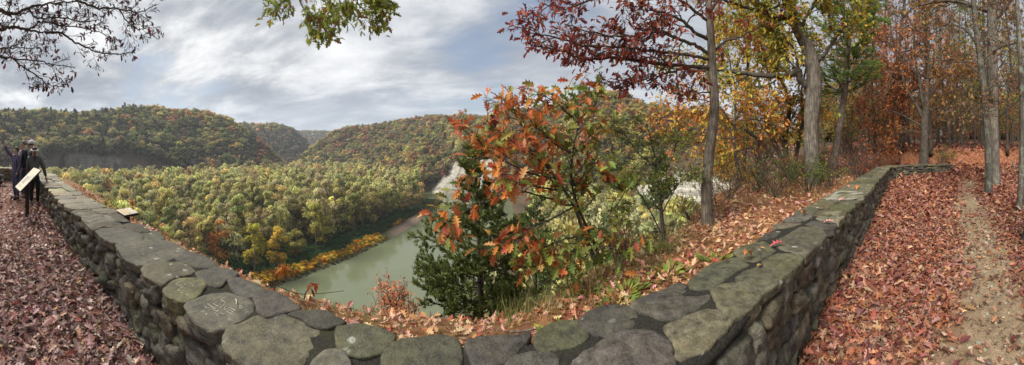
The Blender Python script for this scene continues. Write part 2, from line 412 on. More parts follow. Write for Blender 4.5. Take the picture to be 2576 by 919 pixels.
# ground profile seen along some bearings: foot of the far side (r), cliff top (r, z), half way, crest (r, y of the bare crest in the photo)
_c = [  # px,  base r, cliff r, cliff z, crest r, crest y, second base, second crest r, second crest y
    (-260, 430, 442, -25, 640, 300, 1000, 1300, 326), (0, 440, 452, -24, 640, 300, 1000, 1300, 326), (100, 460, 470, -20, 640, 297, 1000, 1300, 326),
    (200, 470, 482, -12, 640, 303, 1000, 1300, 326), (300, 470, 482, -13, 660, 298, 1000, 1300, 326), (380, 480, 492, -20, 700, 284, 1000, 1250, 326),
    (460, 490, 500, -42, 700, 291, 1000, 1200, 326), (520, 490, 500, -48, 700, 302, 1000, 1180, 327), (570, 490, 500, -50, 690, 317, 1000, 1160, 327),
    (610, 500, 510, -50, 680, 340, 1000, 1150, 326), (650, 520, 530, -52, 660, 372, 1000, 1150, 325), (700, 560, 575, -54, 660, 412, 1000, 1150, 326),
    (728, 600, 620, -58, 700, 432, 1000, 1150, 332), (745, 620, 640, -58, 740, 424, 1000, 1150, 345), (768, 620, 640, -56, 780, 398, 1000, 1150, 362),
    (795, 620, 640, -52, 820, 372, 1000, 1150, 395), (830, 610, 625, -50, 850, 345, 1000, 1150, 410), (870, 590, 605, -50, 850, 333, 1000, 1150, 410),
    (930, 560, 575, -50, 830, 325, 1000, 1150, 400), (1000, 520, 535, -48, 790, 311, 1000, 1150, 380), (1060, 420, 440, -50, 770, 302, 1000, 1150, 360),
    (1095, 392, 412, -55, 750, 299, 1000, 1150, 350), (1125, 389, 412, -38, 735, 299, 1000, 1150, 350), (1172, 386, 408, -9, 720, 300, 1000, 1150, 350), (1225, 372, 394, -12, 700, 300, 1000, 1150, 350),
    (1300, 340, 358, -30, 660, 294, 1000, 1150, 350), (1400, 300, 312, -40, 560, 280, 1000, 1150, 350), (1470, 262, 272, -44, 430, 258, 1000, 1150, 350),
    (1510, 240, 250, -44, 400, 244, 1000, 1150, 350), (1560, 222, 234, -42, 400, 250, 1000, 1150, 350), (1630, 206, 226, -28, 400, 282, 1000, 1150, 350),
    (1700, 200, 220, -25, 390, 303, 1000, 1150, 350), (1790, 190, 208, -28, 380, 325, 1000, 1150, 350), (1860, 150, 165, -28, 360, 340, 1000, 1150, 350),
    (1950, 110, 122, -18, 300, 348, 1000, 1150, 350), (2080, 70, 80, -8, 240, 352, 1000, 1150, 350), (2200, 60, 70, 1.5, 240, 352, 1000, 1150, 350), (2900, 60, 70, 1.5, 240, 352, 1000, 1150, 350)]
_c = np.array(_c, float); _c[:, 5] += np.where(_c[:, 0] < 640, 8, np.where(_c[:, 0] < 1450, 6, 3)); PPX = _c[:, 0]
def crest_z(y, r): return EYE - (y - YH) * r / F
FLAT, RIVZ = -58.6, -60.0
BANK_Y = [-60, 30, 103, 138, 178, 190, 237, 290, 335, 400, 420]
BANK_X = [-112, -99, -91, -84.5, -78, -75.5, -73, -71, -74, -95, -95]
def bank_d(x, y): return x - np.interp(y, BANK_Y, BANK_X)            # > 0: on the river's side of the left bank
def profile(x, y):
    r = np.hypot(x, y); px = XC + F * np.arctan2(x, y)
    g = lambda k: np.interp(px, PPX, _c[:, k])
    b, cr, cz, rr, ry, b2, r2, y2 = (g(k) for k in range(1, 9))
    zc, z2 = crest_z(ry, rr), crest_z(y2, r2)
    zc = np.maximum(zc, FLAT)
    z0 = np.where(px > 2140, FLAT + (px - 2140).clip(0, 60) / 60 * 59, FLAT)
    knots = [(0 * b, z0), (b, z0), (cr, np.maximum(cz, z0)), ((cr + rr) / 2, cz + (zc - cz) * .58), (rr * .93, cz + (zc - cz) * .95), (rr, zc), (rr * 1.15, zc - 14),
             (b2 - 30, np.maximum(FLAT, zc - 45)), (b2, np.full_like(b, FLAT)), (b2 + (r2 - b2) * .45, FLAT + (z2 - FLAT) * .5), (r2, z2), (r2 * 1.25, z2 - 20),
             (1900 + 0 * b, 0 * b - 10), (2050 + 0 * b, crest_z(338, 2050) + 0 * b), (4000 + 0 * b, 0 * b + 20)]
    z = np.full_like(r, FLAT)
    for (ra, za), (rb, zb) in zip(knots[:-1], knots[1:]):
        f = np.clip((r - ra) / np.maximum(rb - ra, 1), 0, 1); z = np.where(r >= ra, za + (zb - za) * f, z)
    return z, r, px
def near(x, y):
    d = y - np.interp(x, BROW_X, BROW_Y); d = np.maximum(d, (-17.5 - x) * 1.0)
    k = np.interp(x / np.maximum(y, .5), [.6, 1.0, 1.8], [1.05, .8, .5])
    z = -k * np.log1p(np.exp(np.clip(d * 4, -40, 40))) / 4
    z = np.where(d > 8, -k * d, z)
    up = .05 * np.maximum(0, np.hypot(x, y) - 14) * sstep(4, 10, x)
    return z + up, d
def terrain(x, y):
    x = np.asarray(x, float); y = np.asarray(y, float)
    zf, r, px = profile(x, y); zn, d = near(x, y)
    P = np.stack([x, y, 0 * x], -1)
    rough = sstep(60, 300, r) * fbm(P / 60, 4, 3) * np.where(zf > FLAT + 2, 9, 1.0) + sstep(250, 500, r) * fbm(P / 170, 2, 8) * np.where(zf > FLAT + 6, 7, 0)
    a, b = zn, zf + rough
    z = .5 * (a + b + np.sqrt((a - b) ** 2 + 4))
    z = np.where(r < 22, a, z)
    bd = bank_d(x, y)
    ch = sstep(-7, 4, bd) * np.where(y < 332, 1 - sstep(66, 78, bd), 1 - sstep(0, 1, (r - np.interp(px, PPX, _c[:, 1])) / 4)) * (y < 412)
    z = np.where(zn < -40, z - ch * np.maximum(0, np.minimum(z, FLAT + 3) + 62.2) * (z < FLAT + 6), z)
    z = z + .018 * fbm(P * .9, 3, 5) * (r < 60) - .19 * sstep(.5, 2.3, y - np.interp(x, W_C[:, 0], W_C[:, 1])) * sstep(60, 30, r) * sstep(2.5, .3, x)
    return z

# ground sheet: rings round the viewpoint, close together near by
_ang = np.concatenate([np.arange(-104, 104.01, .26), np.arange(107, 254, 3.0)]) * PI / 180
_rad = [.0, .25]
while _rad[-1] < 4200: _rad.append(_rad[-1] * (1.028 if 150 < _rad[-1] < 900 else 1.045) + .01)
_rad = np.array(_rad)
A_, R_ = np.meshgrid(_ang, _rad); gx, gy = R_ * np.sin(A_), R_ * np.cos(A_)
gz = terrain(gx, gy)
na, nr = len(_ang), len(_rad)
i, j = np.meshgrid(np.arange(nr - 1), np.arange(na), indexing='ij'); j2 = (j + 1) % na
quads = np.stack([i * na + j, (i + 1) * na + j, (i + 1) * na + j2, i * na + j2], -1).reshape(-1, 4)
# surface covers
_zn, _d = near(gx, gy); _px = XC + F * np.arctan2(gx, gy); _bd = bank_d(gx, gy)
_P = np.stack([gx, gy, gz], -1)
wall_d = gy - np.interp(gx, W_C[:, 0], W_C[:, 1])                      # > 0: valley side
gcol = np.zeros(gz.shape + (3,)); gcol[:] = (.085, .06, .035)          # woodland floor
def put(mask, c):
    m = np.clip(mask, 0, 1)[..., None]; gcol[:] = gcol * (1 - m) + np.array(c) * m
PATH_X = [-4, 1, 3.5, 6, 9, 12, 15, 18, 21, 26]; PATH_Y = [-.1, -.15, -.05, .25, .62, .95, .95, .9, 1.4, 2.4]
def path_mask(x, y):
    w = .49 + .12 * vnoise(np.stack([x * .8, y * .0, 0 * x], -1), 4)
    return sstep(w + .42, w - .38, np.abs(y - np.interp(x, PATH_X, PATH_Y)) + .25 * fbm(np.stack([x * 2.2, y * 2.2, 0 * x], -1), 3, 6)) * sstep(.3, 1.5, x) * sstep(22, 14, x)
near_zone = sstep(40, 20, R_)
put(near_zone * (wall_d < .3), (.15, .066, .042))
put(near_zone * (wall_d < .3) * sstep(1.5, -1.5, gx), (.105, .058, .05))
put(path_mask(gx, gy) * (wall_d < .2), (.29, .21, .13))
mud = sstep(-2.2, -4, gx) * sstep(-.15, -.7, gy + .06 * (gx + 4)) * (.45 + .5 * fbm(_P * np.array((1.5, 1.5, 0)), 3, 9)); put(mud * (R_ < 30), (.14, .095, .085))
put((wall_d > .3) * sstep(30, 14, R_) * (_d < 1.5), (.17, .115, .05))
put((wall_d > .3) * sstep(1.2, 3, _d) * sstep(120, 90, R_), (.12, .085, .045))
put(((gz < FLAT + 2) & (_bd < 0)) * 1.0, (.07, .075, .03))
put((gz < FLAT + 3) * sstep(-14, -6, _bd) * sstep(185, 205, gy) * sstep(262, 245, gy) * (_bd < 8), (.26, .18, .135))
put((gz < FLAT + .2) * sstep(-5, -1, _bd) * (_bd < 60), (.15, .135, .095))
litter = near_zone * np.where(wall_d < .3, 1 - path_mask(gx, gy), .75 * (_d < 2)) * np.where(gx < 0, .55, 1) * (1 - .8 * np.clip(mud, 0, 1))
litter = np.maximum(litter, sstep(80, 40, R_) * (_px > 2150) * (R_ > 15) * .9)
slope = np.hypot(np.gradient(gz, axis=0) / np.maximum(np.gradient(R_, axis=0), .01), 0)
rock = 0 * slope
# 1095-1225: the tall pale bluff; 1620-1800: the bluff between the trees
_b = np.interp(_px, PPX, _c[:, 1]); _cz = np.interp(_px, PPX, _c[:, 3])
edge = fbm(_P / 14, 3, 21)
for lo, hi in ((1088, 1240), (1600, 1830)):
    zone = sstep(lo - 8, lo + 14, _px + edge * 18) * sstep(hi + 14, hi - 8, _px + edge * 18)
    rock = np.maximum(rock, zone * (R_ > _b - 2) * sstep(8, 3, gz - _cz + edge * 10) * (R_ < _b + 60))
rock = np.maximum(rock, .8 * (_px > 60) * (_px < 375) * (R_ > _b - 3) * (R_ < _b + 18) * (gz < _cz + 2))
rocktone = np.where((_px < 700)[..., None], np.array((.42, .42, .43)), np.array((.95, .93, .87)))
rocktone = np.where(((_px > 1550) & (_px < 1900))[..., None], np.array((1.2, 1.18, 1.1)), rocktone)
g = Geo(); g.add(np.stack([gx, gy, gz], -1).reshape(-1, 3), quads, gcol.reshape(-1, 3))
ground = single('ground', g, M_GROUND, None, None, kind='structure')
for nm, arr in (('litter', litter), ('rock', rock)):
    at = ground.data.attributes.new(nm, 'FLOAT', 'POINT'); at.data.foreach_set('value', arr.astype(np.float32).ravel())
at = ground.data.color_attributes.new('rocktone', 'FLOAT_COLOR', 'POINT')
at.data.foreach_set('color', np.concatenate([rocktone.reshape(-1, 3), np.ones((rocktone.size // 3, 1))], 1).astype(np.float32).ravel())

# river: one level sheet in its bed
ys = np.linspace(-40, 420, 60); xl = np.interp(ys, BANK_Y, BANK_X) - 12; xr = np.where(ys < 325, xl + 105, 150)
V = np.array([(a + (b - a) * t, y, RIVZ) for y, a, b in zip(ys, xl, xr) for t in np.linspace(0, 1, 8)])
Q = np.array([(k * 8 + m, k * 8 + m + 1, (k + 1) * 8 + m + 1, (k + 1) * 8 + m) for k in range(59) for m in range(7)])
g = Geo(); g.add(V, Q, (1, 1, 1)); single('river', g, M_WATER, None, None, kind='structure')
# ------------------------------------------------------------------ camera, sky and sun
cam = bpy.data.cameras.new('camera'); cam.type = 'PANO'; cam.panorama_type = 'CENTRAL_CYLINDRICAL'
cam.central_cylindrical_range_u_min, cam.central_cylindrical_range_u_max = -XC / F, XC / F
cam.central_cylindrical_range_v_min, cam.central_cylindrical_range_v_max = -(918.9 - YH) / F, YH / F
cam.central_cylindrical_radius = 1.0; cam.clip_start = .05; cam.clip_end = 20000
camo = link(bpy.data.objects.new('camera', cam)); camo.location = (0, 0, EYE); camo.rotation_euler = (PI / 2, 0, 0); scene.camera = camo

SUN_AZ, SUN_EL = math.radians(-105), math.radians(47)
w = bpy.data.worlds.new('World'); scene.world = w; w.use_nodes = True; nt = w.node_tree; nt.nodes.clear()
k = NT.__new__(NT); k.t = nt; k.m = None; k.out = k.n('ShaderNodeOutputWorld')
sky = k.n('ShaderNodeTexSky', sky_type='NISHITA'); sky.sun_disc = False; sky.sun_elevation = SUN_EL; sky.sun_rotation = SUN_AZ
dirv = k.n('ShaderNodeTexCoord').outputs['Generated']
sx = k.n('ShaderNodeSeparateXYZ'); nt.links.new(dirv, sx.inputs[0])
zz = k.math('ADD', k.math('MAXIMUM', sx.outputs[2], 0.0), .16)
cv = k.n('ShaderNodeCombineXYZ')
nt.links.new(k.math('DIVIDE', sx.outputs[0], zz), cv.inputs[0]); nt.links.new(k.math('DIVIDE', sx.outputs[1], zz), cv.inputs[1])
def cl(rot, sc, off=(0, 0, 0)):
    mp = k.n('ShaderNodeMapping'); mp.inputs['Rotation'].default_value = (0, 0, math.radians(rot)); mp.inputs['Scale'].default_value = sc
    mp.inputs['Location'].default_value = off; nt.links.new(cv.outputs[0], mp.inputs[0]); return mp.outputs[0]
a1 = k.noise(1.0, 9, .58, cl(24, (.7, 1.0, 1), (3.1, 1.7, 0)), 0, .5)
a2 = k.noise(1.0, 8, .62, cl(14, (2.0, 3.2, 1), (7.3, 2.2, 0)), 0, .35)
a3 = k.noise(.45, 4, .5, cl(-10, (1, 1, 1), (1.4, 5.2, 0)))
dens = k.math('ADD', k.math('MULTIPLY', a1, .70), k.math('MULTIPLY', a2, .30))
cloud = k.ramp(dens, [(.33, (.16, .185, .235)), (.43, (.26, .285, .33)), (.50, (.42, .44, .47)), (.55, (.62, .63, .64)), (.64, (.88, .88, .88))])
# clouds are brighter towards the hidden sun
sv = (math.sin(SUN_AZ) * math.cos(SUN_EL), math.cos(SUN_AZ) * math.cos(SUN_EL), math.sin(SUN_EL))
dp = k.n('ShaderNodeVectorMath', operation='DOT_PRODUCT'); nt.links.new(dirv, dp.inputs[0]); dp.inputs[1].default_value = sv
glow = k.ramp(dp.outputs['Value'], [(.0, 1.02), (.55, 1.0), (.85, 1.06), (.97, 1.25), (1, 1.4)])
contrast = k.ramp(dp.outputs['Value'], [(.2, 0), (.75, 1)])
flat = k.mix(cloud, (.40, .43, .49), .42)
cloud = k.mix(flat, cloud, contrast)
cloud = k.mix(cloud, glow, 1, 'MULTIPLY')
haz = k.ramp(sx.outputs[2], [(0, 1), (.10, .55), (.22, 0)])
cloud = k.mix(cloud, (.47, .56, .68), k.math('MULTIPLY', haz, .55))
blue = k.mix(sky.outputs[0], (.10, .10, .10), 1, 'MULTIPLY')
gap = k.math('MULTIPLY', k.ramp(k.math('ADD', k.math('MULTIPLY', a3, .6), k.math('MULTIPLY', dens, .4)), [(.40, .75), (.465, 0)]), .8)
col = k.mix(cloud, blue, gap)
bg = k.n('ShaderNodeBackground'); nt.links.new(col, bg.inputs[0]); bg.inputs[1].default_value = .86
nt.links.new(bg.outputs[0], k.out.inputs[0])
sun = bpy.data.lights.new('sun', 'SUN'); sun.energy = 3.6; sun.angle = math.radians(24); sun.color = (1, .95, .87)
so = link(bpy.data.objects.new('sun', sun)); so.location = (-20, 10, 30)
so.rotation_euler = Vector(sv).to_track_quat('Z', 'Y').to_euler()
scene.view_settings.view_transform = 'Standard'; scene.view_settings.look = 'None'
scene.view_settings.exposure = 0.68; scene.view_settings.gamma = 1.0
cy = scene.cycles; cy.max_bounces = 6; cy.diffuse_bounces = 3; cy.glossy_bounces = 2; cy.transmission_bounces = 3; cy.transparent_max_bounces = 4
cy.use_denoising = True; cy.denoiser = 'OPENIMAGEDENOISE'; cy.sample_clamp_indirect = 4
# ------------------------------------------------------------------ the dry stone wall with its cap stones
wall = thing('stone_wall', 'long low curving wall of dark rubble stone under irregular mossy cap stones', 'wall', (0, 1.2, 0)); wall['kind'] = 'thing'
# core and mortar bed
ss = np.linspace(0, W_LEN, 700); zt = wall_z(ss)
def ring(t, z): x, y, _, _ = wall_at(ss, t); return np.stack([x, y, np.broadcast_to(z, x.shape)], 1)
rows = [ring(.09, -.3), ring(.075, zt - .13), ring(.05, zt - .085), ring(.03, zt - .04), ring(.045, zt - .02)] + [ring(t, zt - .0105) for t in np.linspace(.09, W_WID - .08, 12)] + [ring(W_WID - .04, zt - .035), ring(W_WID - .06, zt - .12), ring(W_WID - .03, -1.2)]
V = np.stack(rows, 1); nR = V.shape[1]
V[:, 3:-2, 2] += .007 * fbm(V[:, 3:-2] * 7, 3, 31); V[:, 1:, :2] += .012 * fbm(V[:, 1:] * 9, 2, 33)[..., None]
i, j = np.meshgrid(np.arange(len(ss) - 1), np.arange(nR - 1), indexing='ij')
Q = np.stack([i * nR + j, i * nR + j + 1, (i + 1) * nR + j + 1, (i + 1) * nR + j], -1).reshape(-1, 4)[:, ::-1]
g = Geo(); mc = np.ones((len(ss) * nR, 3)); g.add(V.reshape(-1, 3), [Q, np.arange(nR)[None][:, ::-1] + (len(ss) - 1) * nR, np.arange(nR)[None]], mc); part('mortar_bed', g, M_MORTAR, wall)

# rubble of the path-side face, laid in rough courses
g = Geo(); sd = 0
def rub_tone(n=1):
    t = np.exp(rng.normal(0, .24, (n, 1))); h = rng.random((n, 1))
    return np.clip(t * np.where(h < .25, [[1.12, 1.02, .82]], np.where(h < .4, [[.95, 1.03, .8]], [[1, 1, 1.0]])), .35, 2.2)
s0, s1 = .2, W_LEN - .02
for course in range(9):
    s = s0 + U(0, .3)
    while s < s1:
        xw = np.interp(s, W_S, W_C[:, 0]); far = abs(xw) > 7.5
        hh = float(wall_z(s)) - .09
        if xw < 6: nC = 5 if xw < 0 else 5
        else: nC = 7
        if course >= nC: s += .5; continue
        ch = hh / nC
        wd = U(.13, .34) if not far else U(.16, .5)
        tall = rng.random() < (.14 if not far else .06) and course < nC - 1 and course % 2 == 0
        hgt = ch * (2.05 if tall else U(.85, 1.3)); 
        if tall: wd = U(.14, .22)
        zc = ch * course + (ch if tall else ch * .5) + U(-.02, .02) + .02 * math.sin(s * 3 + course)
        out = U(.0, .045); dep = .11
        x, y, tx, ty = wall_at(s + wd / 2, .105 - out); a = math.atan2(ty, tx)
        tilt = U(-.16, .16) - (.35 * sstep(0, -2, xw) * U(0, 1))
        sd += 1; src = CUBE6 if abs(xw) < 4.5 else CUBE4
        Vs, Qs = stone((x, y, max(zc, .03)), (wd * .53, dep, hgt * .53), rotz(a) @ roty(tilt) @ rotx(U(-.18, .18)), sd, .28, U(.22, .6), src)
        if course == 0: Vs[:, 2] -= .03
        g.add(Vs, Qs, rub_tone()[0]); s += wd * U(.93, 1.04)
part('rubble_face', g, M_RUBBLE, wall)

# end face of the wall
# cap stones: the near ones follow the outlines of the photographed stones
_A = lambda x, y: (314.5 + .3156 * x, 629 + .3156 * y)
_B = lambda x, y: (817.7 + .2198 * x, 754.8 + .2198 * y)
_C = lambda x, y: (1320.9 + .3156 * x, 629 + .3156 * y)
_D = lambda x, y: (1824 + .3156 * x, 408.9 + .3156 * y)
_E = lambda x, y: (94.3 + .2739 * x, 408.9 + .2739 * y)
TR = [
 (_E, 'l1', [(735, 760), (800, 730), (1000, 715), (1190, 720), (1340, 800), (1325, 850), (1200, 885), (1010, 930), (850, 900), (790, 840)]),
 (_E, 'l2', [(540, 620), (600, 600), (830, 610), (945, 655), (940, 712), (740, 740), (690, 735), (590, 670)]),
 (_E, 'l3', [(965, 660), (1020, 640), (1090, 640), (1155, 700), (1100, 715), (975, 708)]),
 (_E, 'l4', [(790, 575), (850, 555), (950, 580), (1020, 630), (940, 640), (840, 605)]),
 (_E, 'l5', [(500, 600), (540, 565), (640, 545), (720, 545), (780, 580), (800, 600), (600, 590), (535, 618)]),
 (_E, 'l6', [(410, 492), (560, 470), (650, 490), (715, 535), (640, 540), (560, 552), (490, 590), (440, 540)]),
 (_E, 'l7', [(362, 470), (400, 450), (540, 443), (570, 460), (410, 485)]),
 (_E, 'l8', [(590, 443), (700, 450), (770, 490), (845, 540), (730, 540), (670, 488)]),
 (_A, 'a', [(150, 150), (190, 115), (280, 97), (430, 105), (510, 125), (540, 165), (500, 195), (420, 205), (350, 235), (310, 262), (240, 235), (175, 200)]),
 (_A, 'b', [(432, 70), (480, 20), (560, 30), (690, 85), (718, 130), (640, 130), (560, 125), (470, 95)]),
 (_A, 'c', [(592, 175), (720, 140), (790, 145), (873, 190), (865, 212), (800, 240), (755, 280), (650, 255), (612, 210)]),
 (_A, 'd', [(340, 318), (365, 272), (440, 235), (600, 232), (616, 272), (578, 345), (500, 395), (430, 390), (365, 355)]),
 (_A, 'e', [(838, 248), (900, 230), (1040, 270), (1106, 325), (1060, 345), (985, 362), (880, 320), (862, 285)]),
 (_A, 'f', [(515, 440), (560, 410), (700, 365), (850, 365), (960, 400), (998, 450), (980, 500), (930, 545), (820, 592), (700, 600), (600, 555), (540, 495)]),
 (_A, 'g', [(1052, 380), (1100, 340), (1180, 337), (1280, 390), (1366, 442), (1366, 465), (1260, 490), (1190, 522), (1090, 495), (1070, 440)]),
 (_A, 'h', [(820, 640), (960, 590), (1070, 535), (1140, 572), (1260, 525), (1420, 580), (1540, 640), (1573, 700), (1540, 750), (1420, 880), (1380, 930), (1040, 935), (900, 815), (840, 740)]),
 (_A, 'i', [(1320, 512), (1390, 483), (1560, 500), (1710, 562), (1705, 590), (1600, 608), (1480, 560)]),
 (_A, 'j', [(1530, 905), (1600, 825), (1680, 808), (1720, 832), (1760, 930), (1700, 1000), (1560, 1000)]),
 (_B, 'A', [(160, 330), (190, 302), (300, 290), (450, 295), (620, 330), (738, 390), (752, 440), (700, 515), (620, 565), (420, 605), (285, 572), (200, 480)]),
 (_B, 'B', [(700, 600), (860, 480), (1000, 440), (1300, 425), (1440, 450), (1518, 530), (1525, 700), (1500, 800), (1300, 880), (900, 880), (740, 780)]),
 (_B, 'C', [(1655, 520), (1700, 470), (1800, 440), (2000, 440), (2180, 420), (2296, 382), (2296, 422), (2195, 530), (2075, 650), (1900, 745), (1780, 740), (1692, 640)]),
 (_B, 'K', [(2155, 740), (2220, 652), (2400, 612), (2560, 612), (2615, 680), (2600, 800), (2400, 850), (2200, 830)]),
 (_C, 'D', [(107, 690), (150, 640), (240, 590), (340, 570), (420, 585), (486, 612), (478, 700), (410, 745), (280, 765), (160, 775), (120, 740)]),
 (_C, 'E', [(457, 560), (530, 500), (700, 440), (780, 450), (858, 490), (866, 540), (838, 598), (758, 648), (680, 682), (610, 658), (500, 600)]),
 (_C, 'F', [(882, 432), (1000, 370), (1200, 270), (1260, 270), (1446, 355), (1436, 385), (1336, 460), (1240, 517), (1080, 502), (950, 470)]),
 (_C, 'G', [(445, 870), (620, 745), (790, 650), (950, 650), (1060, 685), (1136, 722), (1136, 800), (1175, 860), (1165, 930), (1000, 1000), (600, 1000), (435, 950)]),
 (_C, 'H', [(1150, 610), (1280, 548), (1420, 497), (1530, 492), (1610, 570), (1530, 670), (1400, 760), (1262, 830), (1215, 800), (1232, 740), (1184, 670)]),
 (_C, 'I', [(1328, 240), (1420, 170), (1520, 100), (1650, 62), (1730, 82), (1762, 130), (1640, 188), (1578, 238), (1508, 287), (1343, 288)]),
 (_C, 'J', [(1497, 310), (1570, 280), (1680, 274), (1830, 322), (1846, 370), (1790, 430), (1680, 530), (1632, 568), (1602, 500), (1552, 400)]),
 (_D, 'L', [(87, 710), (180, 662), (300, 627), (358, 660), (378, 700), (300, 752), (230, 776), (122, 743)]),
 (_D, 'M', [(314, 790), (430, 727), (580, 732), (598, 770), (520, 858), (450, 915), (422, 898), (352, 840)]),
 (_D, 'N', [(112, 915), (200, 862), (290, 842), (380, 880), (430, 928), (330, 1000), (200, 1050), (122, 980)]),
 (_D, 'O', [(412, 640), (600, 517), (770, 532), (793, 590), (690, 680), (640, 735), (582, 718), (472, 688)]),
 (_D, 'P', [(272, 610), (330, 572), (420, 547), (430, 560), (350, 600)]),
 (_D, 'Q', [(392, 520), (430, 492), (560, 480), (596, 490), (482, 518)]),
 (_D, 'R', [(664, 495), (720, 470), (872, 482), (858, 518), (780, 522)]),
 (_D, 'S', [(737, 440), (790, 397), (920, 392), (938, 420), (900, 458), (800, 463)]),
 (_D, 'T', [(472, 460), (520, 427), (600, 407), (686, 407), (678, 438), (580, 466)]),
]
SPECIAL = {'d': (1.35, 1.4, .85), 'f': (1.05, 1.05, 1.0), 'h': (1, .98, .82), 'H': (1.25, 1.2, .95), 'J': (1.05, 1.05, .82), 'M': (.95, 1.0, .72), 'N': (1.0, 1.02, .8), 'S': (1.45, 1.48, 1.25),
           'G': (.85, .8, .85), 'F': (.8, .78, .78), 'E': (.68, .67, .66), 'C': (.68, .65, .66), 'B': (.75, .78, .62), 'g': (.72, .68, .7), 'l6': (1.75, 1.7, 1.45), 'l7': (1.9, 1.85, 1.55), 'l1': (1.05, 1.05, .92),
           'l2': (1.1, 1.08, .98), 'b': (.72, .72, .68), 'e': (.75, .74, .74), 'c': (.7, .69, .66), 'a': (1.05, 1.0, .82), 'L': (.95, .98, .72), 'A': (.8, .85, .6), 'D': (.78, .84, .58), 'i': (.5, .5, .46), 'O': (1.0, 1.0, .85)}
def cap_stone(poly, z, thick, tone, seed, name='cap_stone'):
    """poly: (n,2) outline seen from above."""
    poly = np.asarray(poly, float); c = poly.mean(0)
    area = .5 * np.sum(poly[:, 0] * np.roll(poly[:, 1], -1) - np.roll(poly[:, 0], -1) * poly[:, 1])
    if area < 0: poly = poly[::-1]
    n = 72; cl_ = np.vstack([poly, poly[:1]])
    E = np.vstack([poly[-1:], cl_, poly[1:2]])
    t = np.linspace(0, len(poly) - 1e-6, n, endpoint=False); i = t.astype(int); f = (t - i)[:, None]
    a, b, d, e = E[i], E[i + 1], E[i + 2], E[i + 3]
    cr = .5 * (2 * b + (d - a) * f + (2 * a - 5 * b + 4 * d - e) * f ** 2 + (3 * b - a - 3 * d + e) * f ** 3)
    P = .3 * cr + .7 * (b + (d - b) * f); R = P - c; L = np.linalg.norm(R, axis=1)[:, None]; D = R / L
    R = R + D * .027 + D * (.016 * fbm(np.column_stack([P * 9, np.full(n, seed)]), 3, seed))[:, None]
    m = L.mean(); k = min(1.0, m / .18); V = []
    lev = [(-.05 * k, -thick), (-.012 * k, -thick * .8), (.004, -thick * .6), (-.006, -thick * .42), (.003, -.02 * k), (-.001 * k, -.006 * k), (-.010 * k, .0), (-.035 * k, .001)]
    for ins, dz in lev:
        q = c + R + D * ins; V.append(np.column_stack([q, np.full(n, z + dz)]))
    for fr in (.72, .5, .28, .1):
        q = c + (R - D * .05 * k) * fr; V.append(np.column_stack([q, np.full(n, z + .002)]))
    V = np.array(V); lv = len(V)
    V[1:6, :, :2] += D[None] * (.018 * fbm(V[1:6] * np.array((16, 16, 30)) + seed, 3, seed + 3))[..., None] * k
    tx, ty = rng.normal(0, .015, 2)
    V[..., 2] += (.009 * k * np.round(2.2 * fbm(V * np.array((4, 4, 0)) + seed, 3, seed + 5)) / 2.2 + .005 * fbm(V * np.array((14, 14, 0)) + seed, 3, seed + 6)) * np.array([.3] * 5 + [.7] + [1] * (lv - 6))[:, None] + (V[..., 0] - c[0]) * tx + (V[..., 1] - c[1]) * ty
    Vf = np.vstack([V.reshape(-1, 3), V[-1].mean(0)[None]])
    i, j = np.meshgrid(np.arange(lv - 1), np.arange(n), indexing='ij'); j2 = (j + 1) % n
    Q = np.stack([i * n + j, i * n + j2, (i + 1) * n + j2, (i + 1) * n + j], -1).reshape(-1, 4)
    jj = np.arange(n); T = np.stack([(lv - 1) * n + jj, (lv - 1) * n + (jj + 1) % n, np.full(n, lv * n)], 1)
    g = Geo(); g.add(Vf, [Q, T], np.asarray(tone)); o = part(name, g, M_CAP, wall)
    return o
CAPS = {}; sd = 500
for fn, nm, pts in TR:
    q = np.array([fn(*p) for p in pts]); a = az(q[:, 0].mean())
    s_ = wall_s(pt(q[:, 0].mean(), q[:, 1].mean(), .7)[0]); z = float(wall_z(s_)) + U(-.006, .008)
    poly = np.array([pt(px, py, z)[:2] for px, py in q])
    sd += 1; CAPS[nm] = (cap_stone(poly, z, U(.09, .13), SPECIAL.get(nm, rub_tone()[0] * .9), sd), poly.mean(0), z)
# the rest of the wall: two or three uneven rows
def caps_between(sa, sb, sd):
    s = sa
    while s < sb - .05:
        ln = min(U(.32, .62), sb - s); ln = ln if sb - s - ln > .15 else sb - s
        split = rng.random() < .7; tcut = U(.22, .36); z = float(wall_z(s + ln / 2))
        rows_ = [(-.05, tcut), (tcut, W_WID + .02)] if split else [(-.05, W_WID + .02)]
        for t0, t1 in rows_:
            m = .01; sk = U(-.05, .05); n = 0
            pts = []
            for (u, v) in ((0, 0), (.35, -.01), (.7, .01), (1, 0), (1.02, .5), (1, 1), (.65, 1.01), (.3, .99), (0, 1), (-.02, .5)):
                S = s + m + (ln - 2 * m) * u + sk * (v - .5) + U(-.025, .025); T = t0 + m + (t1 - t0 - 2 * m) * v + U(-.018, .018)
                cu, cv_ = abs(u - .5) * 2, abs(v - .5) * 2
                if cu > .9 and cv_ > .9: S += (.5 - u) * .06; T += (.5 - v) * .05
                x, y, _, _ = wall_at(S, T); pts.append((x, y))
            sd += 1; x0 = np.interp(s, W_S, W_C[:, 0])
            tone = rub_tone()[0] * (np.array((1.5, 1.42, 1.22)) if x0 < -2.5 else np.array((1.0, 1.02, .82)))  # sheen along the left run is put into a paler stone colour
            cap_stone(pts, z + U(-.008, .012), U(.07, .12), tone, sd)
        s += ln
    return sd
sd = caps_between(.1, float(wall_s(-4.32)), 700)
sd = caps_between(float(wall_s(3.22)), W_LEN - .01, 900)
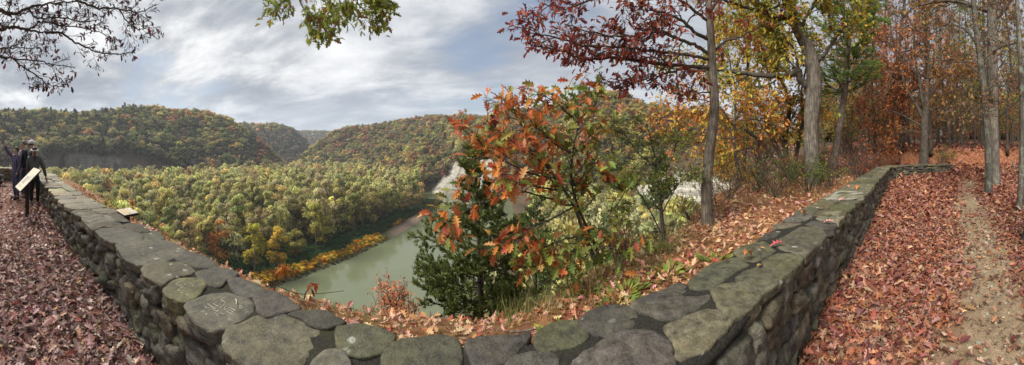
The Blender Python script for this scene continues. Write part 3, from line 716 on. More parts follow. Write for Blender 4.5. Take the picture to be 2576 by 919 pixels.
# pale repair mortar over two cap stones, and scratched letters
def flat_patch(geo, pts, z, h=.004):
    p = np.array(pts); n = len(p); V = np.vstack([np.column_stack([p, np.full(n, z - .01)]), np.column_stack([p, np.full(n, z + h)])])
    jj = np.arange(n); geo.add(V, [np.stack([jj, (jj + 1) % n, n + (jj + 1) % n, n + jj], 1), np.arange(n, 2 * n)[None]])
def ribbon(geo, pts, wdt, z, h=.005):
    p = spline(np.array(pts, float), len(pts) * 4); t = np.gradient(p, axis=0); t /= np.linalg.norm(t, axis=1)[:, None] + 1e-9
    nn = np.stack([-t[:, 1], t[:, 0]], 1); wv = wdt * (1 + .35 * np.sin(np.arange(len(p)) * 1.7))[:, None]
    L, R = p + nn * wv, p - nn * wv; m = len(p); zc = np.full(m, z) if np.ndim(z) == 0 and not callable(z) else np.array([z(*q) for q in p])
    V = np.vstack([np.column_stack([L, zc - .006]), np.column_stack([L * .8 + R * .2, zc + h]), np.column_stack([L * .2 + R * .8, zc + h]), np.column_stack([R, zc - .006])])
    i, j = np.meshgrid(np.arange(m - 1), np.arange(3), indexing='ij'); geo.add(V, np.stack([j * m + i, (j + 1) * m + i, (j + 1) * m + i + 1, j * m + i + 1], -1).reshape(-1, 4))
g = Geo()
for pts in ([(790, 292), (850, 280), (880, 262), (1000, 250), (1085, 240)], [(860, 262), (900, 232), (960, 228), (1060, 235)], [(850, 285), (930, 290), (1010, 285), (1040, 292)]):
    P = [pt(*_D(*p), .778)[:2] for p in pts]; ribbon(g, P, .05, .772 + .003, .003)
part('mortar_smear', g, M_PALEMORTAR, wall)['label'] = 'pale new mortar over the cap stones on the right'; g = Geo()
for pts in ([(410, 488), (480, 500), (560, 478), (650, 492), (712, 532)], [(455, 545), (520, 520), (600, 505), (690, 520)]):
    P = [pt(*_E(*p), .64)[:2] for p in pts]; ribbon(g, P, .035, .63 + .004, .003)
part('mortar_smear', g, M_PALEMORTAR, wall)['label'] = 'pale mortar over the cap stones on the left'
M_SCRATCH = plain_mat('scratched_stone', (.46, .43, .35), .9, .1, .3, 60)
_Fz = lambda x, y: ((700 + x / 5.4067) * .629, (1130 + y / 5.4067) * .629)
from mathutils.bvhtree import BVHTree as _BVH
def scratch(strokes, nm, zofs, w=.0017):
    g = Geo(); z = CAPS[nm][2] + .004; bv = _BVH.FromPolygons([tuple(v.co + wall.location) for v in CAPS[nm][0].data.vertices], [tuple(p.vertices) for p in CAPS[nm][0].data.polygons])
    def surf(x, y): h = bv.ray_cast(Vector((x, y, 3)), Vector((0, 0, -1)))[0]; return h.z + .0006 if h else z
    for st in strokes: ribbon(g, [pt(*_Fz(*p), z)[:2] for p in st], w, surf, .0012)
    o = CAPS[nm][0]; return part('scratched_lettering', g, M_SCRATCH, o, wall.location)
scratch([[(1095, 318), (1045, 345), (990, 378)], [(990, 378), (1040, 400), (1090, 428)], [(930, 398), (870, 428), (820, 450)], [(820, 450), (880, 475), (935, 492)], [(1065, 462), (1010, 495), (960, 530)],
         [(1095, 492), (1070, 530), (1055, 568)], [(1055, 568), (1130, 545), (1200, 518)], [(1225, 540), (1170, 570), (1115, 600)], [(1225, 540), (1265, 560), (1305, 582)], [(1175, 568), (1220, 590), (1262, 608)], [(1115, 600), (1180, 620), (1240, 645)],
         [(700, 458), (790, 500), (885, 545)], [(800, 512), (720, 535), (670, 530), (652, 508)], [(710, 578), (770, 560), (830, 545)], [(830, 545), (840, 570), (850, 588)], [(850, 588), (900, 588), (945, 580)], [(945, 580), (900, 615), (850, 655)],
         [(1055, 655), (1000, 640), (940, 645), (910, 670), (920, 695)], [(1320, 515), (1380, 500), (1440, 505), (1455, 530), (1420, 550)], [(1385, 525), (1410, 540), (1430, 552)], [(650, 660), (680, 640), (670, 670), (700, 655)], [(560, 615), (600, 600), (635, 605), (610, 640)]], 'f', .010)
scratch([[(110, 5), (60, 15), (30, 40), (60, 58)], [(120, 38), (70, 75)], [(165, 42), (110, 85)], [(100, 55), (130, 66)], [(200, 92), (160, 80), (120, 100), (150, 118), (190, 108)], [(225, 120), (180, 138)], [(85, 130), (60, 150), (95, 185)], [(130, 135), (85, 150)],
         [(200, 180), (160, 170), (120, 195), (150, 215), (190, 205)], [(240, 208), (190, 250)], [(290, 225), (245, 240), (280, 255), (250, 275)], [(225, 30), (200, 45), (230, 55)], [(310, 15), (340, 5), (360, 20)], [(370, 60), (395, 80)]], 'd', .011, .0014)
# ------------------------------------------------------------------ the woods across the valley
def far_tree(kind, cards, size, seed, wood=True):
    """Unit-height tree: a Geo with wood in slot 0 and foliage in slot 1."""
    r = np.random.default_rng(seed); g = Geo(); gc = Geo()
    if kind == 'conifer':
        n = cards; h = r.random(n) ** .8 * .9 + .1; rad = .2 * (1.03 - h) ** .85 * (.45 + .55 * np.sqrt(r.random(n))) * (1 + .25 * np.sin(h * 55))
        a = r.random(n) * 2 * PI; P = np.column_stack([rad * np.cos(a), rad * np.sin(a), h - rad * .18])
        d = np.column_stack([np.cos(a), np.sin(a), np.full(n, -.15)]) + r.normal(0, .3, (n, 3)); tone = r.normal(1, .2, n).clip(.5, 1.6)
        M = frames(d, r.normal(0, .5, n)) * (size * r.uniform(.7, 1.3, n))[:, None, None]
        bake(gc, LEAF_TINY, M, P - d * size * .4, np.repeat(tone[:, None], 3, 1), 1, True)
        Nn = np.column_stack([np.cos(a) * .8, np.sin(a) * .8, np.full(n, .5)]); Nn /= np.linalg.norm(Nn, axis=1)[:, None]; gc.N = np.repeat(Nn, 4, 0)
        if wood: g.add(*tube([(0, 0, -.03), (0, 0, .95)], [.013, .002], 5), (1, 1, 1), 0)
        return g, gc
    lo, wd = {'round': (.10, .31), 'tall': (.08, .22), 'wide': (.12, .39), 'airy': (.10, .26)}[kind]
    nl = {'round': 15, 'tall': 14, 'wide': 18, 'airy': 16}[kind]
    L = []
    for q in range(nl):
        u = r.random(); hh = lo + (1 - lo) * (.1 + .83 * u)
        env = math.sin(PI * min(1, max(.05, (hh - lo) / (1 - lo) * .86 + .12))) ** .6
        a = r.random() * 2 * PI; ro = wd * env * math.sqrt(r.random()) * .8
        L.append((ro * math.cos(a), ro * math.sin(a), hh, wd * r.uniform(.28, .5) * (.65 + .35 * env), r.normal(1, .13), r.normal(0, .06)))
    L = np.array(L)
    w8 = L[:, 3] ** 2; k = r.choice(nl, cards, p=w8 / w8.sum())
    v = r.normal(0, 1, (cards, 3)); v /= np.linalg.norm(v, axis=1)[:, None]
    v[:, 2] = np.where(v[:, 2] < -.3, -v[:, 2] * .6, v[:, 2])
    rr = L[k, 3] * (r.random(cards) ** .35) * np.where(kind == 'airy', 1.15, 1.0)
    P = L[k, :3] + v * rr[:, None] * np.array((1, 1, .8)); P[:, 2] = np.minimum(P[:, 2], 1.0)
    d = np.cross(v, r.normal(0, 1, (cards, 3))); d += v * .35
    tone = (L[k, 4] * r.normal(1, .10, cards)).clip(.6, 1.5)
    C = np.column_stack([tone * (1 + L[k, 5]), tone, tone * (1 - L[k, 5])])
    M = frames(d, r.normal(0, .9, cards)) * (size * r.uniform(.6, 1.4, cards))[:, None, None]
    bake(gc, LEAF_TINY, M, P, C, 1, True)
    Nn = v * .75 + (P - np.array((0, 0, .5))) * .9 + np.array((0, 0, .28)); Nn = Nn / np.linalg.norm(Nn, axis=1)[:, None] + r.normal(0, .16, (cards, 3)); gc.N = np.repeat(Nn / np.linalg.norm(Nn, axis=1)[:, None], 4, 0)
    if wood:
        g.add(*tube(spline([(0, 0, -.03), (.01, .01, .3), (-.01, .0, .6), (.0, .01, .88)], 9), np.linspace(.016, .004, 9), 6), (1, 1, 1), 0)
        for q in range(nl):
            z0 = max(.16, L[q, 2] - r.uniform(.1, .25))
            g.add(*tube(spline([(0, 0, z0), L[q, :3] * (.5, .5, 0) + (0, 0, (z0 * .45 + L[q, 2] * .55)), L[q, :3] + (0, 0, L[q, 3] * .6)], 5), np.linspace(.007, .002, 5), 4, False), (1, 1, 1), 0)
    return g, gc
def merged(g, gc):
    m = Geo(); m.V = g.V + gc.V; m.C = g.C + gc.C; m.n = g.n + gc.n; m.N = np.vstack([np.zeros((g.n, 3)), gc.N]); m.F = list(g.F) + [(f + g.n, s, q) for f, s, q in gc.F]; return m

T = dict(dkgreen=(.042, .058, .022), green=(.075, .100, .026), olive=(.165, .152, .040), ygreen=(.27, .24, .048), greyol=(.185, .162, .080), gold=(.34, .215, .034), yellow=(.40, .285, .035),
         orange=(.33, .125, .030), rust=(.20, .078, .034), red=(.19, .05, .034), brown=(.105, .072, .045), grey=(.11, .092, .076), conif=(.028, .044, .024), pink=(.26, .12, .085))
T = {k: (np.array(v) * 2.8 * .86 + np.mean(v) * 2.9 * .14) for k, v in T.items()}
def pick(rnd, table):
    n = list(table); w = np.array([table[k] for k in n], float); w /= w.sum()
    return n, rnd.choice(len(n), p=w)
FR = np.random.default_rng(77)

# planting: jittered grid, by zone
def visible_zone(x, y):
    px = XC + F * np.arctan2(x, y); return (px > -150) & (px < 2250)
pts = []
for step, r0, r1 in ((7.8, 70, 330), (8.6, 330, 980), (13, 980, 1500), (20, 1880, 2150)):
    n = int(r1 / step) + 1
    X, Y = np.meshgrid(np.arange(-n, n + 1) * step, np.arange(-n // 8, n + 1) * step)
    X = X + FR.uniform(-.45, .45, X.shape) * step; Y = Y + FR.uniform(-.45, .45, X.shape) * step
    R = np.hypot(X, Y); m = (R >= r0) & (R < r1) & visible_zone(X, Y)
    pts.append(np.column_stack([X[m], Y[m]]))
P2 = np.concatenate(pts); X, Y = P2.T
R = np.hypot(X, Y); PX = XC + F * np.arctan2(X, Y); Z = terrain(X, Y); BD = bank_d(X, Y)
e = 2.5; SL = np.hypot((terrain(X + e, Y) - terrain(X - e, Y)) / (2 * e), (terrain(X, Y + e) - terrain(X, Y - e)) / (2 * e))
zn_, dn_ = near(X, Y)
b_ = np.interp(PX, PPX, _c[:, 1]); cz_ = np.interp(PX, PPX, _c[:, 3]); rr_ = np.interp(PX, PPX, _c[:, 4])
keep = (Z > -59.6) & ~((BD > -26) & (BD < 90) & (Y < 420) & (Z < FLAT + 3) & (R < 430))
keep &= ~((zn_ > Z - 1.5) & (R < 130))
keep &= ~((SL > 1.25) & (R > b_ - 4) & (Z < cz_ + 2) & (PX > 110) & (PX < 370) & (FR.random(len(X)) < .5))
white = ((PX > 1085) & (PX < 1245) | (PX > 1598) & (PX < 1832)) & (R > b_ - 6) & (R < b_ + 50) & (Z < cz_ + 1)
keep &= ~white & ~((PX > 90) & (PX < 330) & (R > b_ - 3) & (R < b_ + 13) & (FR.random(len(X)) < .55))
keep &= (R < rr_ * 1.1) | (R > 980)                       # nothing behind the first crests
keep &= ~((R > 330) & (R < 980) & (Z < FLAT + 2) & (FR.random(len(X)) < .25))
keep &= ~((PX > 1640) & (PX < 1900) & (R > b_ + 20) & (FR.random(len(X)) < .55) & (R < 330))
X, Y, R, PX, Z, BD, SL, cz_, rr_ = (q[keep] for q in (X, Y, R, PX, Z, BD, SL, cz_, rr_))
N = len(X)
shape = np.zeros(N, int); H = np.zeros(N); tint = np.zeros((N, 3)); names = [''] * N
patch = fbm(np.column_stack([X / 45, Y / 45, 0 * X]), 3, 41)
for q in range(N):
    r, px, z = R[q], PX[q], Z[q]; s = FR.random()
    flats = z < FLAT + 3.5 and r < 620
    if flats:
        n_ = dict(olive=5, ygreen=3.6, greyol=3.2, green=1.0, gold=.55, brown=.5, orange=.12)
        if px < 420: n_ = dict(olive=4, ygreen=3, greyol=3, rust=.9, gold=1, brown=1.6, orange=.6)
        if r > 380: n_ = dict(olive=4, ygreen=3, greyol=2, gold=.8, brown=1.5, orange=.5, rust=.8)
        if patch[q] > .12: n_['ygreen'] = n_.get('ygreen', 0) + 3
        if patch[q] < -.15: n_['greyol'] = n_.get('greyol', 0) + 2
        sh = ['tall', 'round', 'tall', 'airy'][FR.integers(4)]; h = FR.uniform(13, 29)
    elif r > 1500: n_ = dict(olive=2, brown=2, green=1, rust=1); sh = 'round'; h = 24
    elif r > 980:
        top = (z + 58) / 130
        n_ = dict(dkgreen=2, brown=3, conif=1.5, rust=1) if top < .8 else dict(olive=3, gold=1, orange=1.4, green=2); sh = ['round', 'conifer'][int(FR.random() < .25)]; h = FR.uniform(16, 24)
    elif px < 735:                                               # left-hand hill
        el = np.clip((z - cz_[q]) / (60 - cz_[q]), 0, 1)
        n_ = dict(dkgreen=2.6, green=2.6, olive=3.0, conif=1.5, gold=.6, grey=5 * (1 - el) ** 2, brown=4 * (1 - el) ** 2, orange=.15 + .8 * (el > .6) * (px > 250), ygreen=1.0 * el)
        if px > 390 and el > .75: n_ = dict(orange=2, gold=1.6, olive=2, green=1, ygreen=2)
        if 500 < px and el < .75: n_['ygreen'] = 1.5; n_['gold'] = .8; n_['olive'] = 4
        if patch[q] < -.2: n_['conif'] = n_.get('conif', 0) + 4
        if px > 640: n_ = dict(red=2, rust=2, brown=3, olive=1.5)
        sh = ['round', 'wide', 'airy', 'round'][FR.integers(4)]; h = FR.uniform(13, 22)
    elif px < 1420:                                              # right-hand hill
        el = np.clip((z - cz_[q]) / (65 - cz_[q]), 0, 1)
        n_ = dict(olive=3.6, ygreen=1.6, green=1.6, rust=1.4, brown=2.8, gold=.8, orange=.4, conif=.6, red=.35, dkgreen=.8)
        if patch[q] > .1: n_['olive'] = n_.get('olive', 0) + 3
        if patch[q] < -.12: n_['rust'] = n_.get('rust', 0) + 3; n_['red'] = n_.get('red', 0) + .7; n_['brown'] = n_.get('brown', 0) + 3
        if el > .8 and px < 930: n_ = dict(green=3, dkgreen=2, olive=2, conif=2)
        sh = ['round', 'wide', 'airy', 'round'][FR.integers(4)]; h = FR.uniform(11, 19)
    else:                                                        # the cone hill and the side ravine
        el = np.clip((z - cz_[q]) / (60 - cz_[q]), 0, 1)
        n_ = dict(gold=3.0 * el + .3, orange=2.2 * el + .3, green=1.5, olive=2, conif=2.4 * (1 - el) + .4, ygreen=1.6, brown=1)
        if px > 1640: n_ = dict(pink=2.4, red=1.2, rust=1.6, brown=1.6, greyol=1.2, gold=.8, olive=1)
        sh = ['round', 'wide', 'airy'][FR.integers(3)]; h = FR.uniform(10, 17) if px < 1640 or r > 330 else FR.uniform(5, 9)
    nn, ix = pick(FR, n_); names[q] = nn[ix]; tint[q] = T[nn[ix]]
    if nn[ix] == 'conif': sh = 'conifer'; h *= 1.15
    if nn[ix] in ('grey',): sh = 'airy'
    shape[q] = ['round', 'wide', 'tall', 'airy', 'conifer'].index(sh); H[q] = h * 1.2
fl_ = (Z < FLAT + 3.5) & (R < 620); tint[fl_] = tint[fl_] * .5 + tint[fl_].mean(1, keepdims=True) * .12 + tint[fl_].mean(0) * .38; tint[fl_] *= np.array((1.04, 1.09, 1.0))
hl_ = ~fl_; loc_ = np.clip(.5 + patch[keep] if False else .5 + patch, 0, 1)[:, None]; tint[hl_] = tint[hl_] * .62 + tint[hl_].mean(1, keepdims=True) * .08 + (np.array((.25, .27, .085)) * loc_ + np.array((.30, .215, .095)) * (1 - loc_))[hl_] * .30
tint *= np.exp(FR.normal(0, .11, (N, 1))) * np.exp(FR.normal(0, .05, (N, 3)))

# the nearest and largest stand as trees of their own
order = np.argsort(-(H / R) * ((PX > 60) & (PX < 1085) & (R < 330) & (Z < FLAT + 4)))
big = order[:235]; big = big[(PX[big] > 60) & (PX[big] < 1085)]
is_big = np.zeros(N, bool); is_big[big] = True
LOD0 = {}
for kd in ('round', 'wide', 'tall', 'airy', 'conifer'):
    LOD0[kd] = []
    for v in range(2):
        a, b = far_tree(kd, 2600 if kd != 'airy' else 2000, .036 if kd != 'airy' else .031, 900 + v * 31 + len(kd))
        LOD0[kd].append((a.mesh('trunk', [M_TWIG, M_FOLIAGE]), b.mesh('crown', [M_TWIG, M_FOLIAGE])))
WORDS = dict(olive='olive green', ygreen='yellow-green', greyol='greyish green half-bare', green='mid green', gold='golden yellow', brown='brown thinning', orange='orange', rust='rust brown', grey='grey nearly bare', dkgreen='dark green', conif='dark evergreen', yellow='bright yellow', red='red', pink='pink')
SHW = dict(round='round-crowned', wide='broad-crowned', tall='tall narrow', airy='loose airy', conifer='conical')
def valley_tree(x, y, z, h, kd, tn, label, wfac=1.0, group='trees of the wood on the valley floor'):
    v = int(FR.integers(2)); t = thing('valley_tree', label, 'tree', (x, y, z), group, FR.uniform(0, 6.28)); t.scale = (h * wfac, h * wfac, h)
    for nm, me in zip(('trunk', 'crown'), LOD0[kd][v]):
        o = link(bpy.data.objects.new(nm, me), t); o['tint'] = [float(c) for c in tn]
    return t
# trees of the water's edge that stand out by colour
SPOT = [  # px, base y, height px, kind, tint, width, label
    (548, 668, 128, 'tall', (.34, .175, .05), 1.3, 'bright orange tree in front of the valley wood, left of the yellow-green trees'),
    (640, 690, 130, 'round', (.235, .21, .035), 1.0, 'yellow-green round tree just above the riverbank, right of the orange tree'),
    (698, 682, 112, 'round', (.33, .235, .04), 1.0, 'golden olive tree at the near end of the riverbank shrubs'),
    (795, 630, 122, 'round', (.225, .205, .05), 1.2, 'pale yellow-green tall tree with a broad crown behind the dark bank shrubs'),
    (890, 590, 105, 'round', (.12, .12, .032), 1.1, 'darker olive tree leaning over the dark green bank shrubs'),
    (965, 560, 85, 'wide', (.155, .14, .04), 1.1, 'last olive tree of the wood beside the gravel bar'),
    (1035, 535, 70, 'wide', (.17, .135, .05), 1.2, 'browning bushy tree at the river bend beside the pale bluff'),
    (470, 640, 90, 'airy', (.22, .13, .045), 1.0, 'rusty half-bare tree left of the bright orange tree'),
    (378, 590, 75, 'round', (.26, .245, .035), 1.0, 'light yellow-green tree just above the brown flat sign'),
    (508, 625, 105, 'tall', (.19, .19, .05), .9, 'green tall tree behind the rusty half-bare tree'),
    (745, 655, 95, 'round', (.20, .18, .045), 1.1, 'olive tree between the golden and the pale tall tree'),
    (600, 655, 120, 'airy', (.19, .17, .05), 1.0, 'thin olive tree between the orange and the yellow-green tree')]
spot_xy = []
for px, yb, hp, kd, tn, wf, lab in SPOT:
    p = pt(px, yb, FLAT); r = math.hypot(p[0], p[1]); spot_xy.append(p[:2])
    ztop = EYE - (yb - hp - YH) * r / F; valley_tree(p[0], p[1], FLAT - .3, ztop - FLAT, kd, np.array(tn) * 2.1, lab, wf)
spot_xy = np.array(spot_xy)
dmin = np.min(np.hypot(X[:, None] - spot_xy[:, 0], Y[:, None] - spot_xy[:, 1]), 1)
for q in big:
    if dmin[q] < 6: continue
    kd = ['round', 'wide', 'tall', 'airy', 'conifer'][shape[q]]
    a = 'by the near edge' if R[q] < 190 else 'in the middle' if R[q] < 250 else 'further back'
    valley_tree(X[q], Y[q], Z[q] - .3, H[q] * 1.08, kd, tint[q], f'{WORDS[names[q]]} {SHW[kd]} tree {a} of the valley floor wood', FR.uniform(.62, .95))

# all the rest: one wood
def scatter_object(name, pos, rot, scl, pickv, tn, protos, label=None, cat=None):
    me = bpy.data.meshes.new(name); n = len(pos)
    me.vertices.add(n); me.vertices.foreach_set('co', np.asarray(pos, np.float32).ravel())
    for nm, ty, arr, key in (('rot', 'FLOAT_VECTOR', rot, 'vector'), ('scl', 'FLOAT_VECTOR', scl, 'vector'), ('pick', 'INT', pickv, 'value'), ('tint', 'FLOAT_COLOR', np.column_stack([tn, np.ones(n)]), 'color')):
        at = me.attributes.new(nm, ty, 'POINT'); at.data.foreach_set(key, np.asarray(arr, np.int32 if ty == 'INT' else np.float32).ravel())
    pc = bpy.data.collections.new(name + '_kinds')
    for q, (pm) in enumerate(protos): pc.objects.link(bpy.data.objects.new(f'{name}_kind_{chr(97 + q)}', pm))
    ng = bpy.data.node_groups.new(name, 'GeometryNodeTree')
    ng.interface.new_socket('Geometry', in_out='INPUT', socket_type='NodeSocketGeometry'); ng.interface.new_socket('Geometry', in_out='OUTPUT', socket_type='NodeSocketGeometry')
    N_ = ng.nodes.new; gi, go, ip, ci = N_('NodeGroupInput'), N_('NodeGroupOutput'), N_('GeometryNodeInstanceOnPoints'), N_('GeometryNodeCollectionInfo')
    ci.inputs['Collection'].default_value = pc; ci.inputs['Separate Children'].default_value = True; ci.inputs['Reset Children'].default_value = True
    def na(nm, ty): x = N_('GeometryNodeInputNamedAttribute'); x.data_type = ty; x.inputs[0].default_value = nm; return x.outputs[0]
    L = ng.links.new
    L(gi.outputs[0], ip.inputs['Points']); L(ci.outputs[0], ip.inputs['Instance']); ip.inputs['Pick Instance'].default_value = True
    L(na('pick', 'INT'), ip.inputs['Instance Index']); L(na('scl', 'FLOAT_VECTOR'), ip.inputs['Scale'])
    er = N_('FunctionNodeEulerToRotation'); L(na('rot', 'FLOAT_VECTOR'), er.inputs[0]); L(er.outputs[0], ip.inputs['Rotation'])
    L(ip.outputs[0], go.inputs[0])
    o = link(bpy.data.objects.new(name, me)); md = o.modifiers.new('scatter', 'NODES'); md.node_group = ng
    return tag(o, label, cat, None, 'stuff')
protos = []
for kd in ('round', 'wide', 'tall', 'airy', 'conifer'):
    for v in range(2):
        a, b = far_tree(kd, 420 if kd != 'airy' else 330, .085 if kd != 'airy' else .07, 300 + v * 17 + len(kd) * 3); protos.append(merged(a, b).mesh('far_tree', [M_TWIG, M_FOLIAGE]))
rest = ~is_big & (dmin > 5)
n = rest.sum(); wf = FR.uniform(.95, 1.4, n) * np.where((Z < FLAT + 3.5) & (R < 620), .72, 1.05)[rest]
wood = scatter_object('hillside_forest', np.column_stack([X, Y, Z - .4])[rest], np.column_stack([0 * wf, 0 * wf, FR.uniform(0, 6.28, n)]), np.column_stack([H[rest] * wf, H[rest] * wf, H[rest]]), shape[rest] * 2 + FR.integers(0, 2, n), tint[rest], protos,
                      'autumn woods covering the valley floor and the hills beyond it', 'woods')

# shrubs of the riverbank: one low mass
ga, gb = far_tree('wide', 260, .14, 5, False); shr = [merged(ga, gb).mesh('bank_shrub', [M_TWIG, M_FOLIAGE])]
ga, gb = far_tree('round', 220, .16, 6, False); shr.append(merged(ga, gb).mesh('bank_shrub', [M_TWIG, M_FOLIAGE]))
n = 5200; yy = 92 + 240 * FR.random(n) ** 1.3; dd = -FR.uniform(1.0, 40, n); xx = np.interp(yy, BANK_Y, BANK_X) + dd; zz_ = terrain(xx, yy)
pn = fbm(np.column_stack([xx / 9, yy / 14, 0 * xx]), 3, 50)
tn = np.array([T['dkgreen'] * np.array((.8, 1.15, .8))] * n); d_ = -dd
warm = (d_ < 13 + 5 * pn) & (d_ > 2.5) & ((yy < 192) | (pn > .25))
tn[warm] = pal([(.34, .36, .07), (.85, .56, .07), (.78, .42, .045), (.72, .30, .04), (.68, .48, .06), (.48, .27, .05)], [2.2, 2.5, 3, 1.6, 2.5, 1], warm.sum(), .14)
lowg = (d_ < 3.5) | ((yy >= 192) & (d_ < 14) & ~warm); tn[lowg] = pal([(.13, .13, .035), (.16, .12, .05), (.10, .12, .03)], [2, 1, 1], lowg.sum())
ok = ~((yy > 186) & (yy < 262) & (d_ < 13)); hs = FR.uniform(1.2, 2.6, n) * np.where(d_ < 4, .45, 1) * np.where(d_ > 20, 1.5, 1)
xx, yy, zz_, tn, hs = xx[ok], yy[ok], zz_[ok], tn[ok] * np.exp(FR.normal(0, .15, (ok.sum(), 1))), hs[ok]; n = len(xx)
scatter_object('riverbank_undergrowth', np.column_stack([xx, yy, zz_ - .5]), np.column_stack([0 * hs, 0 * hs, FR.uniform(0, 6.28, n)]), np.column_stack([hs * 1.5, hs * 1.5, hs]), FR.integers(0, 2, n), tn, shr, 'orange, yellow and green shrubs crowding the riverbank', 'undergrowth')
print('far trees', N, 'big', len(big))
# ------------------------------------------------------------------ trees near the wall
def px_path(pts, m=None):
    P = np.array([pr(*p) for p in pts]); return spline(P, m or max(6, len(pts) * 4))
def grow(r, p, d, L, rad, depth, out, tips, wig=.22, up=.05, nsub=5, ratio=.62, spread=.9, flat=1.0, minlen=.12, sag=0.0):
    """One branch and its side branches: appends (path, radii) to out and (points, directions) of the last twigs to tips."""
    n = max(4, int(3 + L * 3)); P = [np.array(p, float)]; d = np.array(d, float); d /= np.linalg.norm(d)
    for q in range(n):
        d = d + r.normal(0, wig / math.sqrt(n) * 1.6, 3) * np.array((1, 1, flat)) + np.array((0, 0, (up - sag * (q / n)) / n * 3)); d /= np.linalg.norm(d)
        P.append(P[-1] + d * L / n)
    P = np.array(P); out.append((P, np.linspace(rad, rad * .35, n + 1)))
    if depth == 0 or L < minlen:
        tips.append(P); return
    k = max(2, int(round(nsub * r.uniform(.8, 1.25)))); side = r.choice([-1, 1])
    for q in range(k):
        f = .22 + .76 * (q + r.random() * .6) / k; i = min(n - 1, int(f * n)); t = P[i + 1] - P[i]; t /= np.linalg.norm(t)
        v = np.cross(t, np.array((0, 0, 1.)) if abs(t[2]) < .9 else np.array((1., 0, 0))); v /= np.linalg.norm(v) + 1e-9
        w = np.cross(v, t); a = r.normal(0, .6) + (0 if side > 0 else PI); side = -side
        sd = v * math.cos(a) + w * math.sin(a) * flat
        grow(r, P[i] + (P[i + 1] - P[i]) * (f * n - i), t * math.cos(spread * r.uniform(.7, 1.2)) + sd * math.sin(spread * r.uniform(.7, 1.2)), L * ratio * r.uniform(.65, 1.15) * (1.15 - .5 * f), rad * .55 * (1.1 - .5 * f), depth - 1, out, tips, wig, up, nsub, ratio, spread, flat, minlen, sag)
    tips.append(P[n // 2:])
def limb_branches(r, path, rad, depth, out, tips, n, L, f0=.15, **kw):
    """Side branches along a hand-placed limb."""
    m = len(path)
    for q in range(n):
        f = f0 + (1 - f0) * (q + r.random() * .7) / n; i = min(m - 2, int(f * (m - 1))); t = path[i + 1] - path[i]; t /= np.linalg.norm(t) + 1e-9
        v = r.normal(0, 1, 3); v -= t * v @ t; v /= np.linalg.norm(v); v = v * np.array((1, 1, kw.get('flat', 1.0)))
        sp = kw.get('spread', .9)
        grow(r, path[i], t * math.cos(sp) + v * math.sin(sp), L * r.uniform(.6, 1.25) * (1.15 - .55 * f), max(.004, rad * .45 * (1.1 - .6 * f)), depth, out, tips, **kw)
    tips.append(path[-max(3, m // 4):])
def leaves(geo, r, tips, per_m, size, P, W, leaf, droop=.35, jit=.18, off=.05, slot=0, colf=None, maxn=None, al=.6, sp=.65):
    """Leaves along the twigs."""
    S = []; D = []
    for t in tips:
        seg = np.diff(t, axis=0); ln = np.linalg.norm(seg, axis=1); Lt = ln.sum(); n = r.poisson(per_m * Lt) if Lt > 0 else 0
        if not n: continue
        f = r.random(n) * Lt; f = np.where(r.random(n) < .45, Lt * (1 - .25 * r.random(n)), f); c = np.concatenate(([0], np.cumsum(ln)))
        i = np.clip(np.searchsorted(c, f) - 1, 0, len(ln) - 1); S.append(t[i] + seg[i] * ((f - c[i]) / (ln[i] + 1e-9))[:, None]); D.append(seg[i] / (ln[i][:, None] + 1e-9))
    S = np.concatenate(S); D = np.concatenate(D); n = len(S)
    if maxn and n > maxn: k = r.choice(n, maxn, False); S, D = S[k], D[k]; n = maxn
    d = D * al + r.normal(0, sp, (n, 3)); d[:, 2] -= droop; d /= np.linalg.norm(d, axis=1)[:, None]
    M = frames(d, r.normal(0, .7, n)) * (size * r.uniform(.6, 1.25, n))[:, None, None]
    C = pal(P, W, n, jit) if colf is None else colf(S, n)
    bake(geo, leaf, M, S + r.normal(0, off, (n, 3)), C, slot); return n
def wood_geo(br, minr=.003, seed=0):
    g = Geo()
    for P, R in br:
        R = np.maximum(R, minr); s = 10 if R[0] > .05 else 6 if R[0] > .015 else 4
        g.add(*tube(P, R, s, R[0] > .02, .12 if R[0] > .03 else 0, seed))
    return g
def trunk_geo(path, rad, sides=22, bump=.16, seed=0, flare=.55, m=46):
    P = spline(np.asarray(path, float), m); R = np.interp(np.linspace(0, 1, m), np.linspace(0, 1, len(rad)), rad)
    g = Geo(); g.add(*tube(P, R, sides, True, bump, seed, flare)); return g, P, R
def limb_parts(br, starts, t, minr, mat=None):
    """Each limb with its side branches as a part of its own."""
    for a, b in zip(starts, starts[1:] + [len(br)]):
        if b > a: part('limb', wood_geo(br[a:b], minr), mat or M_DARKBARK, t)

C_RED = [(.26, .05, .035), (.18, .035, .03), (.38, .10, .045), (.30, .07, .05)]
C_ORG = [(.70, .28, .07), (.62, .19, .06), (.50, .14, .055), (.70, .38, .15), (.38, .09, .045)]
C_GRN = [(.20, .26, .055), (.15, .21, .055), (.27, .31, .07), (.34, .34, .07)]
C_YEL = [(.64, .44, .06), (.55, .42, .06), (.42, .39, .07), (.68, .37, .06)]

